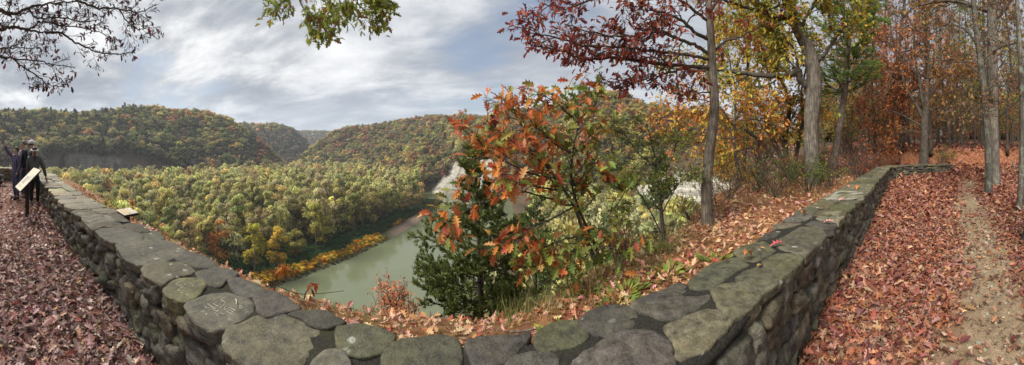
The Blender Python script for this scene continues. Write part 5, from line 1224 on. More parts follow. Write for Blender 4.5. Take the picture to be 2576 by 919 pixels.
big_tree('thick lichened trunk cut by the right edge beside the gravel path', [pr(x, y, D4) for x, y in ((2594, 622), (2594, 560), (2596, 420), (2598, 250), (2600, 60), (2602, -150))], [.15, .125, .12, .115, .11, .08], M_LICHENBARK, [], (.3, .1, .04), 404, flare=.9)
DM = 20.0
limbs = [([pr(x, y, DM) for x, y in pts], rd) for pts, rd in (([(2324, 300), (2290, 240), (2262, 170), (2245, 90), (2230, 0), (2220, -80)], .11), ([(2325, 280), (2312, 200), (2300, 120), (2302, 40), (2296, -60)], .12), ([(2330, 290), (2334, 200), (2336, 110), (2330, 20), (2328, -90)], .13), ([(2322, 320), (2270, 290), (2220, 275), (2170, 280)], .06),
         ([(2328, 250), (2365, 210), (2395, 180), (2430, 170)], .06), ([(2322, 290), (2280, 225), (2220, 185), (2165, 165)], .07), ([(2322, 335), (2285, 330), (2240, 345), (2190, 350)], .04), ([(2312, 200), (2270, 140), (2215, 100), (2180, 60)], .06))]
big_tree('forked oak with rust orange leaves beyond the far end of the wall', [pr(x, y, DM) for x, y in ((2324, 420), (2325, 390), (2325, 350), (2327, 300), (2330, 260), (2333, 200))], [.36, .3, .27, .25, .2, .12], M_FORESTBARK, limbs, (.50, .20, .075), 405, 4600, 17, 2.0, size=.22)

PL = [  # px, base y or None with distance, kind, tint, scale, label
    (2241, 24, 'pole', 'tan', .85, 'thin pale trunk just behind the bend of the wall'), (2358, 30, 'pole', 'green', 1.1, 'straight slim trunk beyond the far end of the wall'), (2376, 33, 'pole', 'orange', 1.0, 'slim straight trunk close behind the end of the wall'),
    (2390, 25, 'tall', 'rust', .8, 'dark leaning trunk standing where the path leaves the wall'), (2418, 24, 'pole', 'yellow', 1.1, 'grey trunk in the fallen leaves beyond the end of the wall'), (2432, 25, 'pole', 'crimson', .7, 'thin trunk with crimson leaves beyond the path'),
    (2452, 26, 'pole', 'orange', 1.0, 'dark leaning trunk left of the stout pale tree'), (2470, 27, 'tall', 'green', .9, 'trunk half hidden behind the lichened leaning trunk'), (2535, 22, 'pole', 'tan', 1.1, 'dark trunk leaning right of the stout pale tree'), (2548, 34, 'tall', 'green', .8, 'far trunk between the stout pale tree and the slim grey one'),
    (2200, 22, 'tall', 'rust', .8, 'dark trunk behind the wall right of the bent pine'), (2222, 30, 'low', 'orange', 1.1, 'orange understory tree behind the bend of the wall'), (2165, 25, 'tall', 'green', .8, 'green-leaved tree close right of the bent pine'), (2145, 17, 'sap', 'red', 1.1, 'red sapling behind the wall right of the bent pine'),
    (2285, 26, 'pole', 'rust', .9, 'slim trunk left of the forked oak'), (2300, 32, 'low', 'brown', 1.0, 'brown understory tree left of the forked oak'), (2266, 36, 'tall', 'orange', .9, 'tall orange tree behind the bend of the wall'), (2185, 34, 'low', 'red', 1.2, 'broad red understory tree behind the dark trunk'),
    (2120, 26, 'tall', 'yellow', .85, 'yellow-leaved tree behind the bent pine'), (2075, 30, 'tall', 'orange', .8, 'orange tree right behind the big furrowed oak'), (2185, 15.5, 'sap', 'rust', 1.2, 'rust-leaved sapling leaning on the outer side of the wall'), (2425, 38, 'low', 'crimson', 1.0, 'crimson understory tree far along the path'),
    (2395, 42, 'low', 'green', 1.1, 'fresh green understory tree far beyond the end of the wall'), (2560, 40, 'low', 'green', 1.3, 'fresh green understory tree at the right edge of the woods'), (2340, 40, 'low', 'orange', 1.1, 'orange understory tree behind the forked oak')]
for px, d, kd, tn, s, lab in PL:
    forest_tree(kd, on_ground(px, d), FT[tn], lab, (s, s, s), lean=(fr.normal(0, .05), fr.normal(0, .05)))
n_f = 0
while n_f < 128:
    px = fr.uniform(2050, 2690); d = 19 + 50 * fr.random() ** .8
    p = on_ground(px, d)
    if abs(p[1] - np.interp(p[0], PATH_X, PATH_Y)) < 1.6 and d < 32 or (2395 < px < 2480 and d < 34): continue
    kd = fr.choice(['tall', 'pole', 'low', 'sap'], p=[.40, .14, .36, .10]); tnn = fr.choice(list(FT), p=[.22, .13, .06, .27, .11, .05, .06, .02, .08])
    if px > 2380 and fr.random() < .5: tnn = fr.choice(['green', 'yellow', 'green', 'tan'])
    if px < 2200 and fr.random() < .4: tnn = fr.choice(['green', 'yellow', 'orange'])
    s = fr.uniform(.75, 1.15); w_ = {'tall': 'tall', 'pole': 'slim', 'low': 'low', 'sap': 'young'}[kd]; z_ = 'near the front' if d < 36 else 'deep'
    side = 'left of the forked oak' if px < 2320 else 'right of the forked oak'
    forest_tree(kd, p, FT[tnn], f'{w_} {FWORD[tnn]} tree {z_} in the woods {side}', (s, s, s), 'trees of the woods beyond the path', (fr.normal(0, .04), fr.normal(0, .04))); n_f += 1
# far side of the woods, beyond the road: one mass
n = 470; px = fr.uniform(2020, 3050, n); d = fr.uniform(66, 125, n); a = az(px); x, y = d * np.sin(a), d * np.cos(a)
hs = fr.uniform(7, 14, n); tn = np.array([FT[k] for k in fr.choice(['rust', 'orange', 'dkgreen', 'brown', 'green', 'yellow', 'red'], n, p=[.14, .18, .16, .12, .22, .14, .04])]) * .9
scatter_object('background_woods', np.column_stack([x, y, terrain(x, y) - .4]), np.column_stack([0 * x, 0 * x, fr.uniform(0, 6, n)]), np.column_stack([hs, hs, hs]), fr.integers(0, 8, n), tn, protos[:8], 'dim autumn woods beyond the road on the right', 'woods')

# shrubs and saplings between the wall and the trees
def shrub(label, px, d, h, wdt, tn, seed, n=500, leaf=LEAF_OVAL, size=.05, stems=9, name='shrub', bare=False, z=None):
    r = np.random.default_rng(seed); p = on_ground(px, d); t = thing(name, label, 'shrub', p); br, tips = [], []
    for q in range(stems):
        a = r.uniform(0, 2 * PI); grow(r, p + np.array((math.cos(a), math.sin(a), 0)) * .04, (math.cos(a) * wdt / h, math.sin(a) * wdt / h, 1), h * r.uniform(.6, 1.0), .009 * h + .003, 2, br, tips, .28, .1, 4, .55, .75, .9, .08)
    part('stems', wood_geo(br, .003), M_DARKBARK, t)
    if not bare:
        g = Geo(); leaves(g, r, tips, 14 / size * .05 * 2.2, size, [tn, np.array(tn) * 1.3, np.array(tn) * .7], [3, 1.5, 1.5], leaf, .2, off=.04, maxn=n); part('foliage', g, M_LEAF, t)
    return t
SH = [('fresh green leafy shrub at the foot of the big furrowed oak', 2035, 10.8, 1.5, 1.0, (.16, .21, .04), 900, .075), ('green sapling leaves left of the big furrowed oak', 1955, 9.5, 1.5, .8, (.17, .22, .045), 700, .07), ('yellow-green shrub right of the big furrowed oak', 2090, 11.5, 1.2, .8, (.26, .26, .05), 500, .07),
      ('yellow shrub between the slender oak and the saplings', 1835, 9.5, 1.6, .9, (.50, .30, .035), 900, .055), ('crimson-leaved shrub left of the many-stemmed tree', 1905, 11, 2.2, .9, (.22, .035, .03), 700, .08), ('orange shrub near the top of the slope', 1990, 13.5, 1.6, .9, (.42, .14, .035), 600, .07),
      ('thin reddish shrub above the slope right of the slender oak', 1800, 8.2, 1.0, .7, (.32, .12, .06), 350, .05), ('pale yellow weed right of the pale bluff', 1742, 7.6, .9, .6, (.5, .38, .06), 350, .045), ('rusty low shrub on the slope beside the sapling oak', 1600, 5.8, .9, .6, (.3, .08, .04), 420, .05), ('red bramble under the thin-stemmed green tree', 1570, 6.6, .6, .6, (.36, .1, .06), 420, .05),
      ('green bramble below the sapling oak', 1440, 4.9, .8, .5, (.13, .19, .04), 380, .06), ('low green plants under the orange sapling oak', 1380, 4.6, .55, .5, (.15, .2, .045), 340, .06), ('orange-leaved sprig behind the sapling oak stems', 1560, 5.2, .8, .4, (.42, .13, .05), 200, .07), ('bright orange sprig at the bend of the wall', 2155, 13, 1.4, .7, (.45, .12, .04), 450, .08),
      ('yellow-green bush beyond the end of the wall', 2372, 21, 1.6, 1.5, (.30, .27, .05), 900, .08), ('rusty bush close behind the wall bend', 2178, 16, 1.5, .9, (.35, .12, .05), 500, .08), ('lime green bush behind the wall, near the people', 255, 7.4, .55, .42, (.38, .42, .06), 420, .05)]
for k, (lab, px, d, h, wd, tn, n, sz) in enumerate(SH): shrub(lab, px, d, h, wd, tn, 500 + k, n, LEAF_OVAL, sz)
for k in range(22):
    px = fr.uniform(1780, 2180); d = fr.uniform(8.5, 15) if px < 2000 else fr.uniform(12, 18)
    o = shrub('bare brown twiggy shrub among the weeds behind the wall', px, d, fr.uniform(.8, 1.9), .6, (.3, .12, .06), 560 + k, 90, LEAF_OVAL, .06, 7); o['group'] = 'bare twiggy shrubs behind the wall'
shrub('small coral-leaved tree rooted on the bare ledge below the brow', 1000, 4.7, 1.0, .10, (.66, .27, .14), 590, 2200, LEAF_OVAL, .06, 12, 'young_tree')['category'] = 'tree'
# sumac sprigs with hanging orange leaflets above the brow on the left
def sprig(label, pts, d, seed, tn, n=26):
    r = np.random.default_rng(seed); P = px_path([(x, y, d) for x, y in pts], 14); t = thing('sumac_sprig', label, 'plant', P[0]); g = Geo(); g.add(*tube(P, np.linspace(.008, .003, 14), 5)); part('stem', g, M_DARKBARK, t)
    g = Geo(); leaves(g, r, [P[7:]], n / max(.05, np.linalg.norm(np.diff(P[7:], axis=0), axis=1).sum()), .10, [tn, np.array(tn) * .7], [2, 1], (LEAF_OVAL[0] * np.array((.7, 1, 1)), LEAF_OVAL[1]), 1.2, off=.02); part('leaflets', g, M_LEAF, t)
sprig('orange hanging leaflets on a thin sumac stem left of the river', [(690, 735), (695, 700), (700, 680), (712, 672)], 3.7, 601, (.62, .25, .06), 34)
sprig('short red sumac sprig at the brow beside the water', [(765, 752), (770, 735), (782, 722), (790, 715)], 3.5, 602, (.5, .12, .05), 16)
sprig('tall orange sumac leaflets behind the brown flat sign', [(335, 556), (336, 530), (334, 512), (330, 505)], 5.6, 603, (.66, .2, .05), 16)
# ------------------------------------------------------------------ fallen leaves, grass and small things
lr = np.random.default_rng(700)
def lay_leaves(geo, x, y, z, size, P, W, leaf, tilt=.35, jit=.2, lift=.012):
    n = len(x)
    if not n: return
    nrm = lr.normal(0, tilt, (n, 3)); nrm[:, 2] = 1; nrm[:, 2] *= np.where(lr.random(n) < .35, -1, 1)
    a = lr.uniform(0, 2 * PI, n); d = np.column_stack([np.cos(a), np.sin(a), lr.normal(0, tilt * .8, n)]); d /= np.linalg.norm(d, axis=1)[:, None]
    s = np.cross(d, nrm); s /= np.linalg.norm(s, axis=1)[:, None]; nn = np.cross(s, d); sz = size * lr.uniform(.5, 1.3, n)
    M = np.stack([s, d, nn * lr.uniform(.4, 2.2, (n, 1))], 2) * sz[:, None, None]
    bake(geo, leaf, M, np.column_stack([x, y, z + lift + np.abs(d[:, 2]) * sz * .35 + lr.random(n) * .02]), pal(P, W, n, jit))
def zone(n, x0, x1, y0, y1, dens):
    x = lr.uniform(x0, x1, n); y = lr.uniform(y0, y1, n); k = lr.random(n) < dens(x, y); return x[k], y[k]
def wall_gap(x, y): return y - np.interp(x, W_C[:, 0], W_C[:, 1])
L_R = [(.37, .15, .075), (.27, .10, .06), (.44, .22, .12), (.24, .075, .06), (.42, .24, .19), (.30, .15, .125), (.52, .34, .21), (.14, .045, .045), (.34, .115, .07)]; L_R = [tuple(.9 * np.array(q) * (1, .94, .9)) for q in L_R]; W_R = [3.5, 4, 2.6, 2.2, 2.2, 2.6, 1.6, 2, 1.6]
L_L = [(.34, .20, .165), (.44, .29, .25), (.22, .11, .095), (.53, .37, .31), (.32, .13, .095), (.45, .26, .15), (.15, .075, .07)]; W_L = [3.5, 3, 3, 2, 2, 1.2, 2]
L_B = [(.48, .24, .11), (.52, .33, .21), (.36, .145, .08), (.62, .40, .22), (.34, .09, .05), (.55, .27, .22), (.66, .46, .26)]; W_B = [3.2, 2.6, 2.4, 1.8, 1.6, 1.8, 1]
vis = lambda x, y: np.abs(np.arctan2(x, y)) < 2.25
def drop(geo, n, x0, x1, y0, y1, dens, P, W, size, leaf, tilt=.35, lift=.012):
    x, y = zone(n, x0, x1, y0, y1, dens); lay_leaves(geo, x, y, terrain(x, y), size, P, W, leaf, tilt, .2, lift)
g = Geo()
pm = lambda x, y: 1 - .95 * path_mask(x, y)
for lf, w in ((LEAF_OAK, .5), (LEAF_WHITE, .5)):
    drop(g, int(48000 * w), -.05, 6.2, -4.8, 2.6, lambda x, y: (wall_gap(x, y) < .0) * vis(x, y) * pm(x, y), L_R, W_R, .094, lf)
drop(g, 72000, 6.2, 19, -11, 4.6, lambda x, y: (wall_gap(x, y) < .0) * vis(x, y) * pm(x, y) * .75, L_R, W_R, .15, LEAF_LOW, .4)
drop(g, 30000, 14, 44, -26, 24, lambda x, y: (near(x, y)[1] < -1) * vis(x, y) * .9 * ((wall_gap(x, y) < 0) | (x > 17.6)), L_R, W_R, .3, LEAF_LOW, .45)
frag = lambda x, y: (wall_gap(x, y) < 0) * vis(x, y) * (1 - .5 * path_mask(x, y))
drop(g, 15000, -.05, 8, -2.2, 3.0, frag, [(.17, .10, .06), (.30, .17, .10), (.10, .06, .04), (.40, .26, .16)], [3, 2, 2, 1], .05, LEAF_TINY, .6, .02)
single('leaf_litter', g, M_LITTER, 'red and orange fallen oak leaves carpeting the ground along the gravel path', 'fallen leaves', kind='stuff')
g = Geo()
lm = lambda x, y: (wall_gap(x, y) < .0) * vis(x, y) * (1 - .8 * np.clip(sstep(-2.2, -4, x) * sstep(-.15, -.7, y + .06 * (x + 4)), 0, 1))
drop(g, 24000, -6, -.05, -3.6, 1.0, lm, L_L, W_L, .09, LEAF_OAK); drop(g, 16000, -6, -.05, -3.6, 1.0, lm, L_L, W_L, .088, LEAF_WHITE); drop(g, 16000, -15, -6, -6.5, .5, lm, L_L, W_L, .14, LEAF_LOW, .4)
drop(g, 12000, -7, -.05, -1.6, 1.0, lm, [(.17, .10, .07), (.36, .24, .18), (.10, .06, .05), (.46, .33, .26)], [3, 2, 2, 1], .05, LEAF_TINY, .6, .02)
single('brown_leaf_litter', g, M_LITTER, 'wet brown and purple fallen leaves below the left part of the wall', 'fallen leaves', kind='stuff')
g = Geo(); oz = lambda x, y: (wall_gap(x, y) > .60) * (near(x, y)[1] < 1.3) * (.55 + .45 * (fbm(np.stack([x * 1.3, y * 1.3, 0 * x], -1), 2, 61) > -.15))
drop(g, 6500, -8, 1.2, .4, 5, oz, L_B, W_B, .105, LEAF_OAK, .55); drop(g, 8500, .6, 5, 1.2, 8, oz, L_B, W_B, .105, LEAF_OAK, .55); drop(g, 6000, 5, 14, 2, 12, lambda x, y: oz(x, y) * .8, L_B, W_B, .15, LEAF_LOW, .5); drop(g, 1800, -14, -6, .6, 3, oz, L_B, W_B, .13, LEAF_LOW, .5)
single('bank_leaf_litter', g, M_LITTER, 'orange and tan fallen leaves on the grassy bank behind the wall', 'fallen leaves', kind='stuff')
# grass and weeds on the bank
def blades(geo, n, x0, x1, y0, y1, dens, h, wd, P, W, lean=.45):
    x, y = zone(n, x0, x1, y0, y1, dens); n = len(x)
    if not n: return
    d = lr.normal(0, lean, (n, 3)); d[:, 2] = 1; d /= np.linalg.norm(d, axis=1)[:, None]; hh = h * lr.uniform(.45, 1.3, n); M = frames(d, lr.uniform(0, 6.28, n)) * np.stack([np.full(n, wd), hh, hh], 1)[:, None, :]
    bake(geo, BLADE, M, np.column_stack([x, y, terrain(x, y) - .01]), pal(P, W, n, .2))
G_P = [(.24, .24, .06), (.34, .30, .10), (.15, .18, .045), (.46, .37, .18)]; G_W = [3, 2, 2, 2]
g = Geo(); gz_ = lambda x, y: (wall_gap(x, y) > .62) * (near(x, y)[1] < 1.5) * np.clip(.5 + 1.3 * fbm(np.stack([x * 1.6, y * 1.6, 0 * x], -1), 3, 71), 0, 1)
blades(g, 46000, -7, 5, .6, 8, gz_, .12, .006, G_P, G_W); blades(g, 12000, 5, 14, 2, 12, gz_, .16, .012, G_P, [2, 3, 1, 4])
tall = lambda x, y: (near(x, y)[1] > -1.0) * (near(x, y)[1] < 1.6) * np.clip(.1 + 1.6 * fbm(np.stack([x * 1.1, y * 1.1, 0 * x], -1), 2, 73), 0, 1)
blades(g, 5000, -.2, 5, 2.8, 9, tall, .36, .006, G_P, [2, 3, 2, 4], .3); blades(g, 1100, -7, -.2, 2, 5, tall, .22, .005, G_P, [2, 3, 2, 3], .35); blades(g, 3800, 4, 12, 5, 13, lambda x, y: gz_(x, y), .5, .012, [(.42, .30, .16), (.30, .15, .08), (.4, .34, .13)], [2, 2, 1], .3)
blades(g, 1500, -.2, 2.6, 3.1, 5.2, lambda x, y: (near(x, y)[1] > -.9) * (near(x, y)[1] < .9), .34, .005, [(.20, .24, .06), (.34, .32, .10), (.48, .40, .2), (.14, .18, .05)], [3, 2, 3, 2], .32)
single('bank_grass', g, M_LEAF, 'thin green and straw-coloured grass growing through the leaves on the bank', 'grass', kind='stuff')
g = Geo()
for cx, cy, n in ((1.05, 3.0, 60), (1.3, 3.3, 60), (.45, 2.7, 40), (1.9, 3.4, 60), (2.3, 4.3, 40), (.9, 3.7, 50), (-1.9, 2.2, 20), (2.6, 3.3, 30)):
    a = lr.uniform(0, 6.28, n); rr = .22 * np.sqrt(lr.random(n)); x, y = cx + rr * np.cos(a), cy + rr * np.sin(a); d = np.column_stack([np.cos(a), np.sin(a), lr.uniform(.3, 1.2, n)]); d /= np.linalg.norm(d, axis=1)[:, None]
    bake(g, LEAF_OVAL, frames(d, lr.normal(0, .4, n)) * (.12 * lr.uniform(.6, 1.4, n))[:, None, None], np.column_stack([x, y, terrain(x, y) + .02]), pal([(.26, .30, .06), (.38, .36, .09), (.16, .22, .05)], [3, 2, 2], n))
single('broadleaf_weeds', g, M_LEAF, 'pale green broad-leaved weeds among the leaves on the bank', 'weeds', kind='stuff')
# gravel stones on the path
n = 1800; x = lr.uniform(.9, 9, n); y = lr.uniform(-1.0, 1.3, n); k = (lr.random(n) < path_mask(x, y)) & vis(x, y); x, y = x[k], y[k]; n = len(x)
pv, pq = CUBE4[0] / np.linalg.norm(CUBE4[0], axis=1)[:, None], CUBE4[1]; pv, pq = _sphere_cube(2); pv = pv / np.linalg.norm(pv, axis=1)[:, None]
g = Geo(); bake(g, (pv * np.array((1, .8, .5)), [pq]), frames(lr.normal(0, 1, (n, 3)) * np.array((1, 1, .15)), lr.normal(0, .3, n)) * (.011 * np.exp(lr.normal(0, .45, n)))[:, None, None], np.column_stack([x, y, terrain(x, y) + .003]), pal([(.34, .29, .22), (.25, .215, .17), (.42, .38, .31)], [3, 2, 1], n), 0, True)
M_PEB = NT('pebbles'); M_PEB = M_PEB.done(M_PEB.bsdf(M_PEB.attr('Col'), .85, .25)); single('path_gravel', g, M_PEB, 'small loose gravel on the trodden path', 'gravel', kind='stuff')

# single leaves lying on the wall
def cap_leaf(px, py, size, col, leaf, ang, label):
    x, y, _ = pt(px, py, .785); z = float(wall_z(wall_s(x))) + .012; x, y, _ = pt(px, py, z)
    V = leaf[0] * size * np.array((1, 1, 1.6)); V = V - np.array((0, size * .45, V[:, 2].min())); V = V @ rotz(ang).T + (x, y, z)
    g = Geo(); g.add(V, leaf[1], np.array(col), 0, False); single('fallen_leaf', g, M_LITTER, label, 'leaf', (x, y, z))
cap_leaf(1957, 619, .125, (.46, .09, .10), LEAF_OAK, 1.0, 'pinkish red lobed leaf lying on a cap stone, biggest on the right wall')
cap_leaf(1880, 651, .13, (.58, .24, .07), LEAF_WHITE, -1.2, 'orange deeply lobed leaf on the mortar left of the pinkish red leaf')
cap_leaf(1918, 628, .05, (.55, .26, .07), LEAF_LOW, .5, 'tiny orange leaf scrap on the square cap stone')
cap_leaf(1911, 672, .075, (.42, .25, .08), LEAF_OVAL, -1.4, 'narrow tan leaf on the cap stones below the orange lobed leaf')
cap_leaf(2086, 563, .13, (.62, .27, .25), LEAF_OAK, .4, 'pale pink leaf on the wall edge right of the white-lichened cap stone')
cap_leaf(2020, 543, .14, (.50, .19, .07), LEAF_WHITE, -1.3, 'orange brown curled leaf on the wall left of the white-lichened cap stone')
cap_leaf(2121, 505, .14, (.64, .28, .26), LEAF_OAK, .9, 'pink leaf on the wall just in front of the pale mortar')
cap_leaf(2157, 476, .16, (.60, .20, .05), LEAF_WHITE, 1.8, 'bright orange leaf on the wall behind the pale mortar')
cap_leaf(2132, 471, .14, (.52, .2, .16), LEAF_OAK, 2.5, 'dull pink leaf on the wall farther back than the pale mortar')
cap_leaf(2158, 456, .16, (.52, .18, .08), LEAF_OAK, .2, 'farthest orange-brown leaf on the wall before the bend')
cap_leaf(254, 544, .10, (.55, .30, .26), LEAF_OAK, .2, 'small pale pink leaf on the left wall behind the mortared stones')

def path_thing(name, label, cat, pts, rad, mat, sides=6):
    P = spline(np.array(pts), max(8, len(pts) * 4)); g = Geo(); g.add(*tube(P, np.linspace(rad, rad * .6, len(P)), sides, True, .1, 3)); return single(name, g, mat, label, cat, P[0])
x0, y0, _ = pt(1290, 838, -.05)
path_thing('fallen_stick', 'pale dead stick lying in the leaves just behind the wall', 'stick', [pt(1283, 836, -.05), pt(1310, 834, -.05), pt(1345, 829, -.04)], .012, M_PALEBARK)
path_thing('pine_needle', 'single tan pine needle on the scratched LIVE stone', 'needle', [pt(593, 753, .665), pt(595, 759, .665), pt(594, 767, .665)], .004, M_SCRATCH)
path_thing('bramble_cane', 'thin bare bramble cane arching out over the river', 'plant', [pr(640, 690, 3.4), pr(690, 715, 3.5), pr(745, 738, 3.6), pr(800, 739, 3.7), pr(865, 732, 3.8)], .005, M_DARKBARK)

# interpretive panel on a black post
M_BLACK = plain_mat('black_paint', (.012, .012, .013), .45, .5, .15); M_CREAM = plain_mat('cream_panel', (.74, .68, .50), .4, .5, .06, 6); M_GREYINK = plain_mat('faded_ink', (.42, .40, .36), .6, .3, .1); M_TAN = plain_mat('sand_panel', (.50, .42, .31), .5, .5, .06, 8)
M_YEL = plain_mat('yellow_letters', (.72, .50, .14), .6, .3, .05); M_WHITE = plain_mat('white_letters', (.80, .80, .77), .6, .3, .05); M_BROWN = plain_mat('brown_wood', (.035, .022, .016), .7, .3, .3)
P0 = pt(68.5, 548, .0); t = thing('information_panel', 'slanted cream information panel on a black post beside the people', 'sign', P0)
g = Geo(); g.add(*bevel_box((P0[0], P0[1], .40), (.045, .045, .42), .006), smooth=False); part('post', g, M_BLACK, t)
cx, cy, cz = P0[0] - .02, P0[1] + .005, .885; sl = math.radians(45)
ex, ey, ez = np.array((1., 0, 0)), np.array((0, math.cos(sl), math.sin(sl))), np.array((0, -math.sin(sl), math.cos(sl))); RM = rotz(.2) @ np.stack([ex, ey, ez], 1)
def panel_box(u, v, w, hu, hv, hw, b=.004): return bevel_box(np.array((cx, cy, cz)) + RM @ np.array((u, v, w)), (hu, hv, hw), b, RM)
g = Geo(); g.add(*panel_box(0, 0, -.012, .40, .335, .012), smooth=False); part('frame', g, M_BLACK, t)
g = Geo(); g.add(*panel_box(0, 0, .003, .385, .32, .004, .002), smooth=False); pf = part('panel_face', g, M_CREAM, t)
g = Geo(); g.add(*panel_box(-.08, -.04, .0078, .15, .11, .001, .0004), smooth=False)
for k in range(6): g.add(*panel_box(.2 - .01 * (k % 3), .12 - k * .028, .0078, .12, .005, .001, .0004), smooth=False)
for k in range(3): g.add(*panel_box(-.1, -.2 - k * .026, .0078, .2, .004, .001, .0004), smooth=False)
part('faded_print', g, M_GREYINK, pf, t.location)
# flat sign behind the wall
c_ = [pt(291, 528.8, .545), pt(324.7, 523, .57), pt(349.3, 535.8, .57), pt(312.4, 542.3, .545)]
c_ = np.array(c_); ctr = c_.mean(0); up_ = (c_[1] + c_[2] - c_[0] - c_[3]) / 2; rt = (c_[2] + c_[3] - c_[0] - c_[1]) / 2; hu, hv = np.linalg.norm(rt) / 2, np.linalg.norm(up_) / 2; e1 = rt / np.linalg.norm(rt); e2 = up_ - e1 * (up_ @ e1); e2 /= np.linalg.norm(e2); e3 = np.cross(e1, e2); RM2 = np.stack([e1, e2, e3], 1)
if e3[2] < 0: e3 = -e3; RM2[:, 2] = e3
gb_ = terrain(ctr[0], ctr[1]); t = thing('warning_sign', 'small sand-coloured flat sign reading Please, tilted on a post behind the wall', 'sign', (ctr[0], ctr[1], float(gb_)))
def sb(u, v, w, a, b, c, bv=.003): return bevel_box(ctr + RM2 @ np.array((u, v, w)), (a, b, c), bv, RM2)
g = Geo(); g.add(*sb(0, 0, -.022, hu, hv, .018, .006), smooth=False); part('backing_board', g, M_BROWN, t)
g = Geo(); g.add(*sb(0, 0, 0, hu, hv, .004, .002), smooth=False); fc = part('sign_face', g, M_TAN, t)
g = Geo(); pz = float(ctr[2]) - .05; g.add(*bevel_box((ctr[0], ctr[1], (pz + gb_ - .2) / 2), (.045, .045, (pz - gb_ + .2) / 2), .005), smooth=False); part('post', g, M_BROWN, t)
g = Geo()
for s in (-.78, .78): g.add(*tube([ctr + RM2 @ np.array((s * hu, -s * hv * .1, .003)), ctr + RM2 @ np.array((s * hu, -s * hv * .1, .010))], .009, 8))
part('bolt', g, M_BLACK, t)
def lettering(txt, u, v, h, mat, parent, root, wide):
    cu = bpy.data.curves.new('lettering', 'FONT'); cu.body = txt; cu.size = h; cu.extrude = .0008; cu.align_x = 'CENTER'; o = bpy.data.objects.new('lettering_source', cu)
    COL.objects.link(o); dg = bpy.context.evaluated_depsgraph_get(); me = bpy.data.meshes.new_from_object(o.evaluated_get(dg)); bpy.data.objects.remove(o)
    me.transform(Matrix(((*(e1 * wide), 0), (*e2, 0), (*e3, 0), (0, 0, 0, 1))).transposed() if False else Matrix([[e1[k] * wide, e2[k], e3[k], (ctr + RM2 @ np.array((u, v, .0052)))[k] - root.location[k]] for k in range(3)] + [[0, 0, 0, 1]]))
    me.materials.clear(); me.materials.append(mat); return link(bpy.data.objects.new('lettering', me), parent)
lettering('Please', 0, hv * .42, hv * .62, M_WHITE, fc, t, hu / hv * .95)
g = Geo()
for k, w_ in enumerate((.62, .5, .66, .4)):
    for q in range(7):
        if (q * 37 + k * 11) % 9: g.add(*sb(hu * w_ * (-1 + q / 3.0), hv * (.12 - k * .25), .0050, hu * w_ * .12, hv * .07, .0008, .0003), smooth=False)
part('faded_yellow_lines', g, M_YEL, fc, t.location)
# ringed pedestal at the left edge
PB = on_ground(-3, 12.6); t = thing('viewer_pedestal', 'dark ringed metal pedestal cut by the left edge of the view', 'pedestal', PB); M_IRON = plain_mat('worn_iron', (.05, .05, .052), .45, .5, .3, 30, .1, .6)
def disc(geo, c, r0, r1, z0, z1, n=28): geo.add(*tube([(c[0], c[1], z0), (c[0], c[1], z0 + (z1 - z0) * .5), (c[0], c[1], z1)], [r0, (r0 + r1) / 2, r1], n))
g = Geo(); disc(g, PB, .26, .25, PB[2] - .02, PB[2] + .07); part('base_plate', g, M_IRON, t); g = Geo(); disc(g, PB, .15, .05, PB[2] + .07, PB[2] + .62); part('column', g, M_IRON, t)
for zz in (.24, .44):
    g = Geo(); a = np.linspace(0, 2 * PI, 33); g.add(*tube(np.column_stack([PB[0] + .19 * np.cos(a), PB[1] + .19 * np.sin(a), np.full(33, PB[2] + zz)]), .018, 8, False)); part('ring', g, M_IRON, t)
# road, notice board and pole sign beyond the woods
rp = np.array([on_ground(px, r)[:2] for px, r in ((2120, 74), (2200, 68), (2280, 60), (2350, 53), (2430, 46), (2510, 41), (2580, 37), (2680, 34), (2800, 33))]); rp = spline(rp, 70); tn_ = np.gradient(rp, axis=0); tn_ /= np.linalg.norm(tn_, axis=1)[:, None]; nn_ = np.stack([-tn_[:, 1], tn_[:, 0]], 1)
rows_ = [rp + nn_ * o for o in np.linspace(-1.6, 1.6, 7)]; V = np.stack([np.column_stack([q, terrain(q[:, 0], q[:, 1]) + .09 - .02 * abs(k - 3) / 3]) for k, q in enumerate(rows_)], 1)
i, j = np.meshgrid(np.arange(69), np.arange(6), indexing='ij'); g = Geo(); g.add(V.reshape(-1, 3), np.stack([i * 7 + j, (i + 1) * 7 + j, (i + 1) * 7 + j + 1, i * 7 + j + 1], -1).reshape(-1, 4)); single('road', g, plain_mat('asphalt', (.10, .10, .10), .85, .3, .2, 3), None, None, kind='structure')
p = on_ground(2363, 44); t = thing('notice_board', 'white notice board on two posts by the road beyond the woods', 'sign', p)
g = Geo(); g.add(*bevel_box(p + (0, 0, 1.55), (.06, .5, .42), .01), smooth=False); part('board', g, plain_mat('white_board', (.72, .73, .75), .5, .4, .06), t)
for s in (-.42, .42): g = Geo(); g.add(*bevel_box(p + (-.07, s, .9), (.04, .04, 1.05), .006), smooth=False); part('post', g, M_BROWN, t)
p = on_ground(2386, 40); t = thing('road_sign', 'grey diamond road sign seen from behind on a slim metal pole', 'sign', p); M_STEEL = plain_mat('galvanised_steel', (.38, .39, .40), .4, .5, .1, 20, 0, .7)
g = Geo(); g.add(*tube([p, p + (.0, .02, 2.9)], .03, 8)); part('pole', g, M_STEEL, t); g = Geo(); g.add(*bevel_box(p + (-.04, 0, 2.6), (.008, .33, .33), .003, rotx(PI / 4)), smooth=False); part('plate', g, M_STEEL, t)
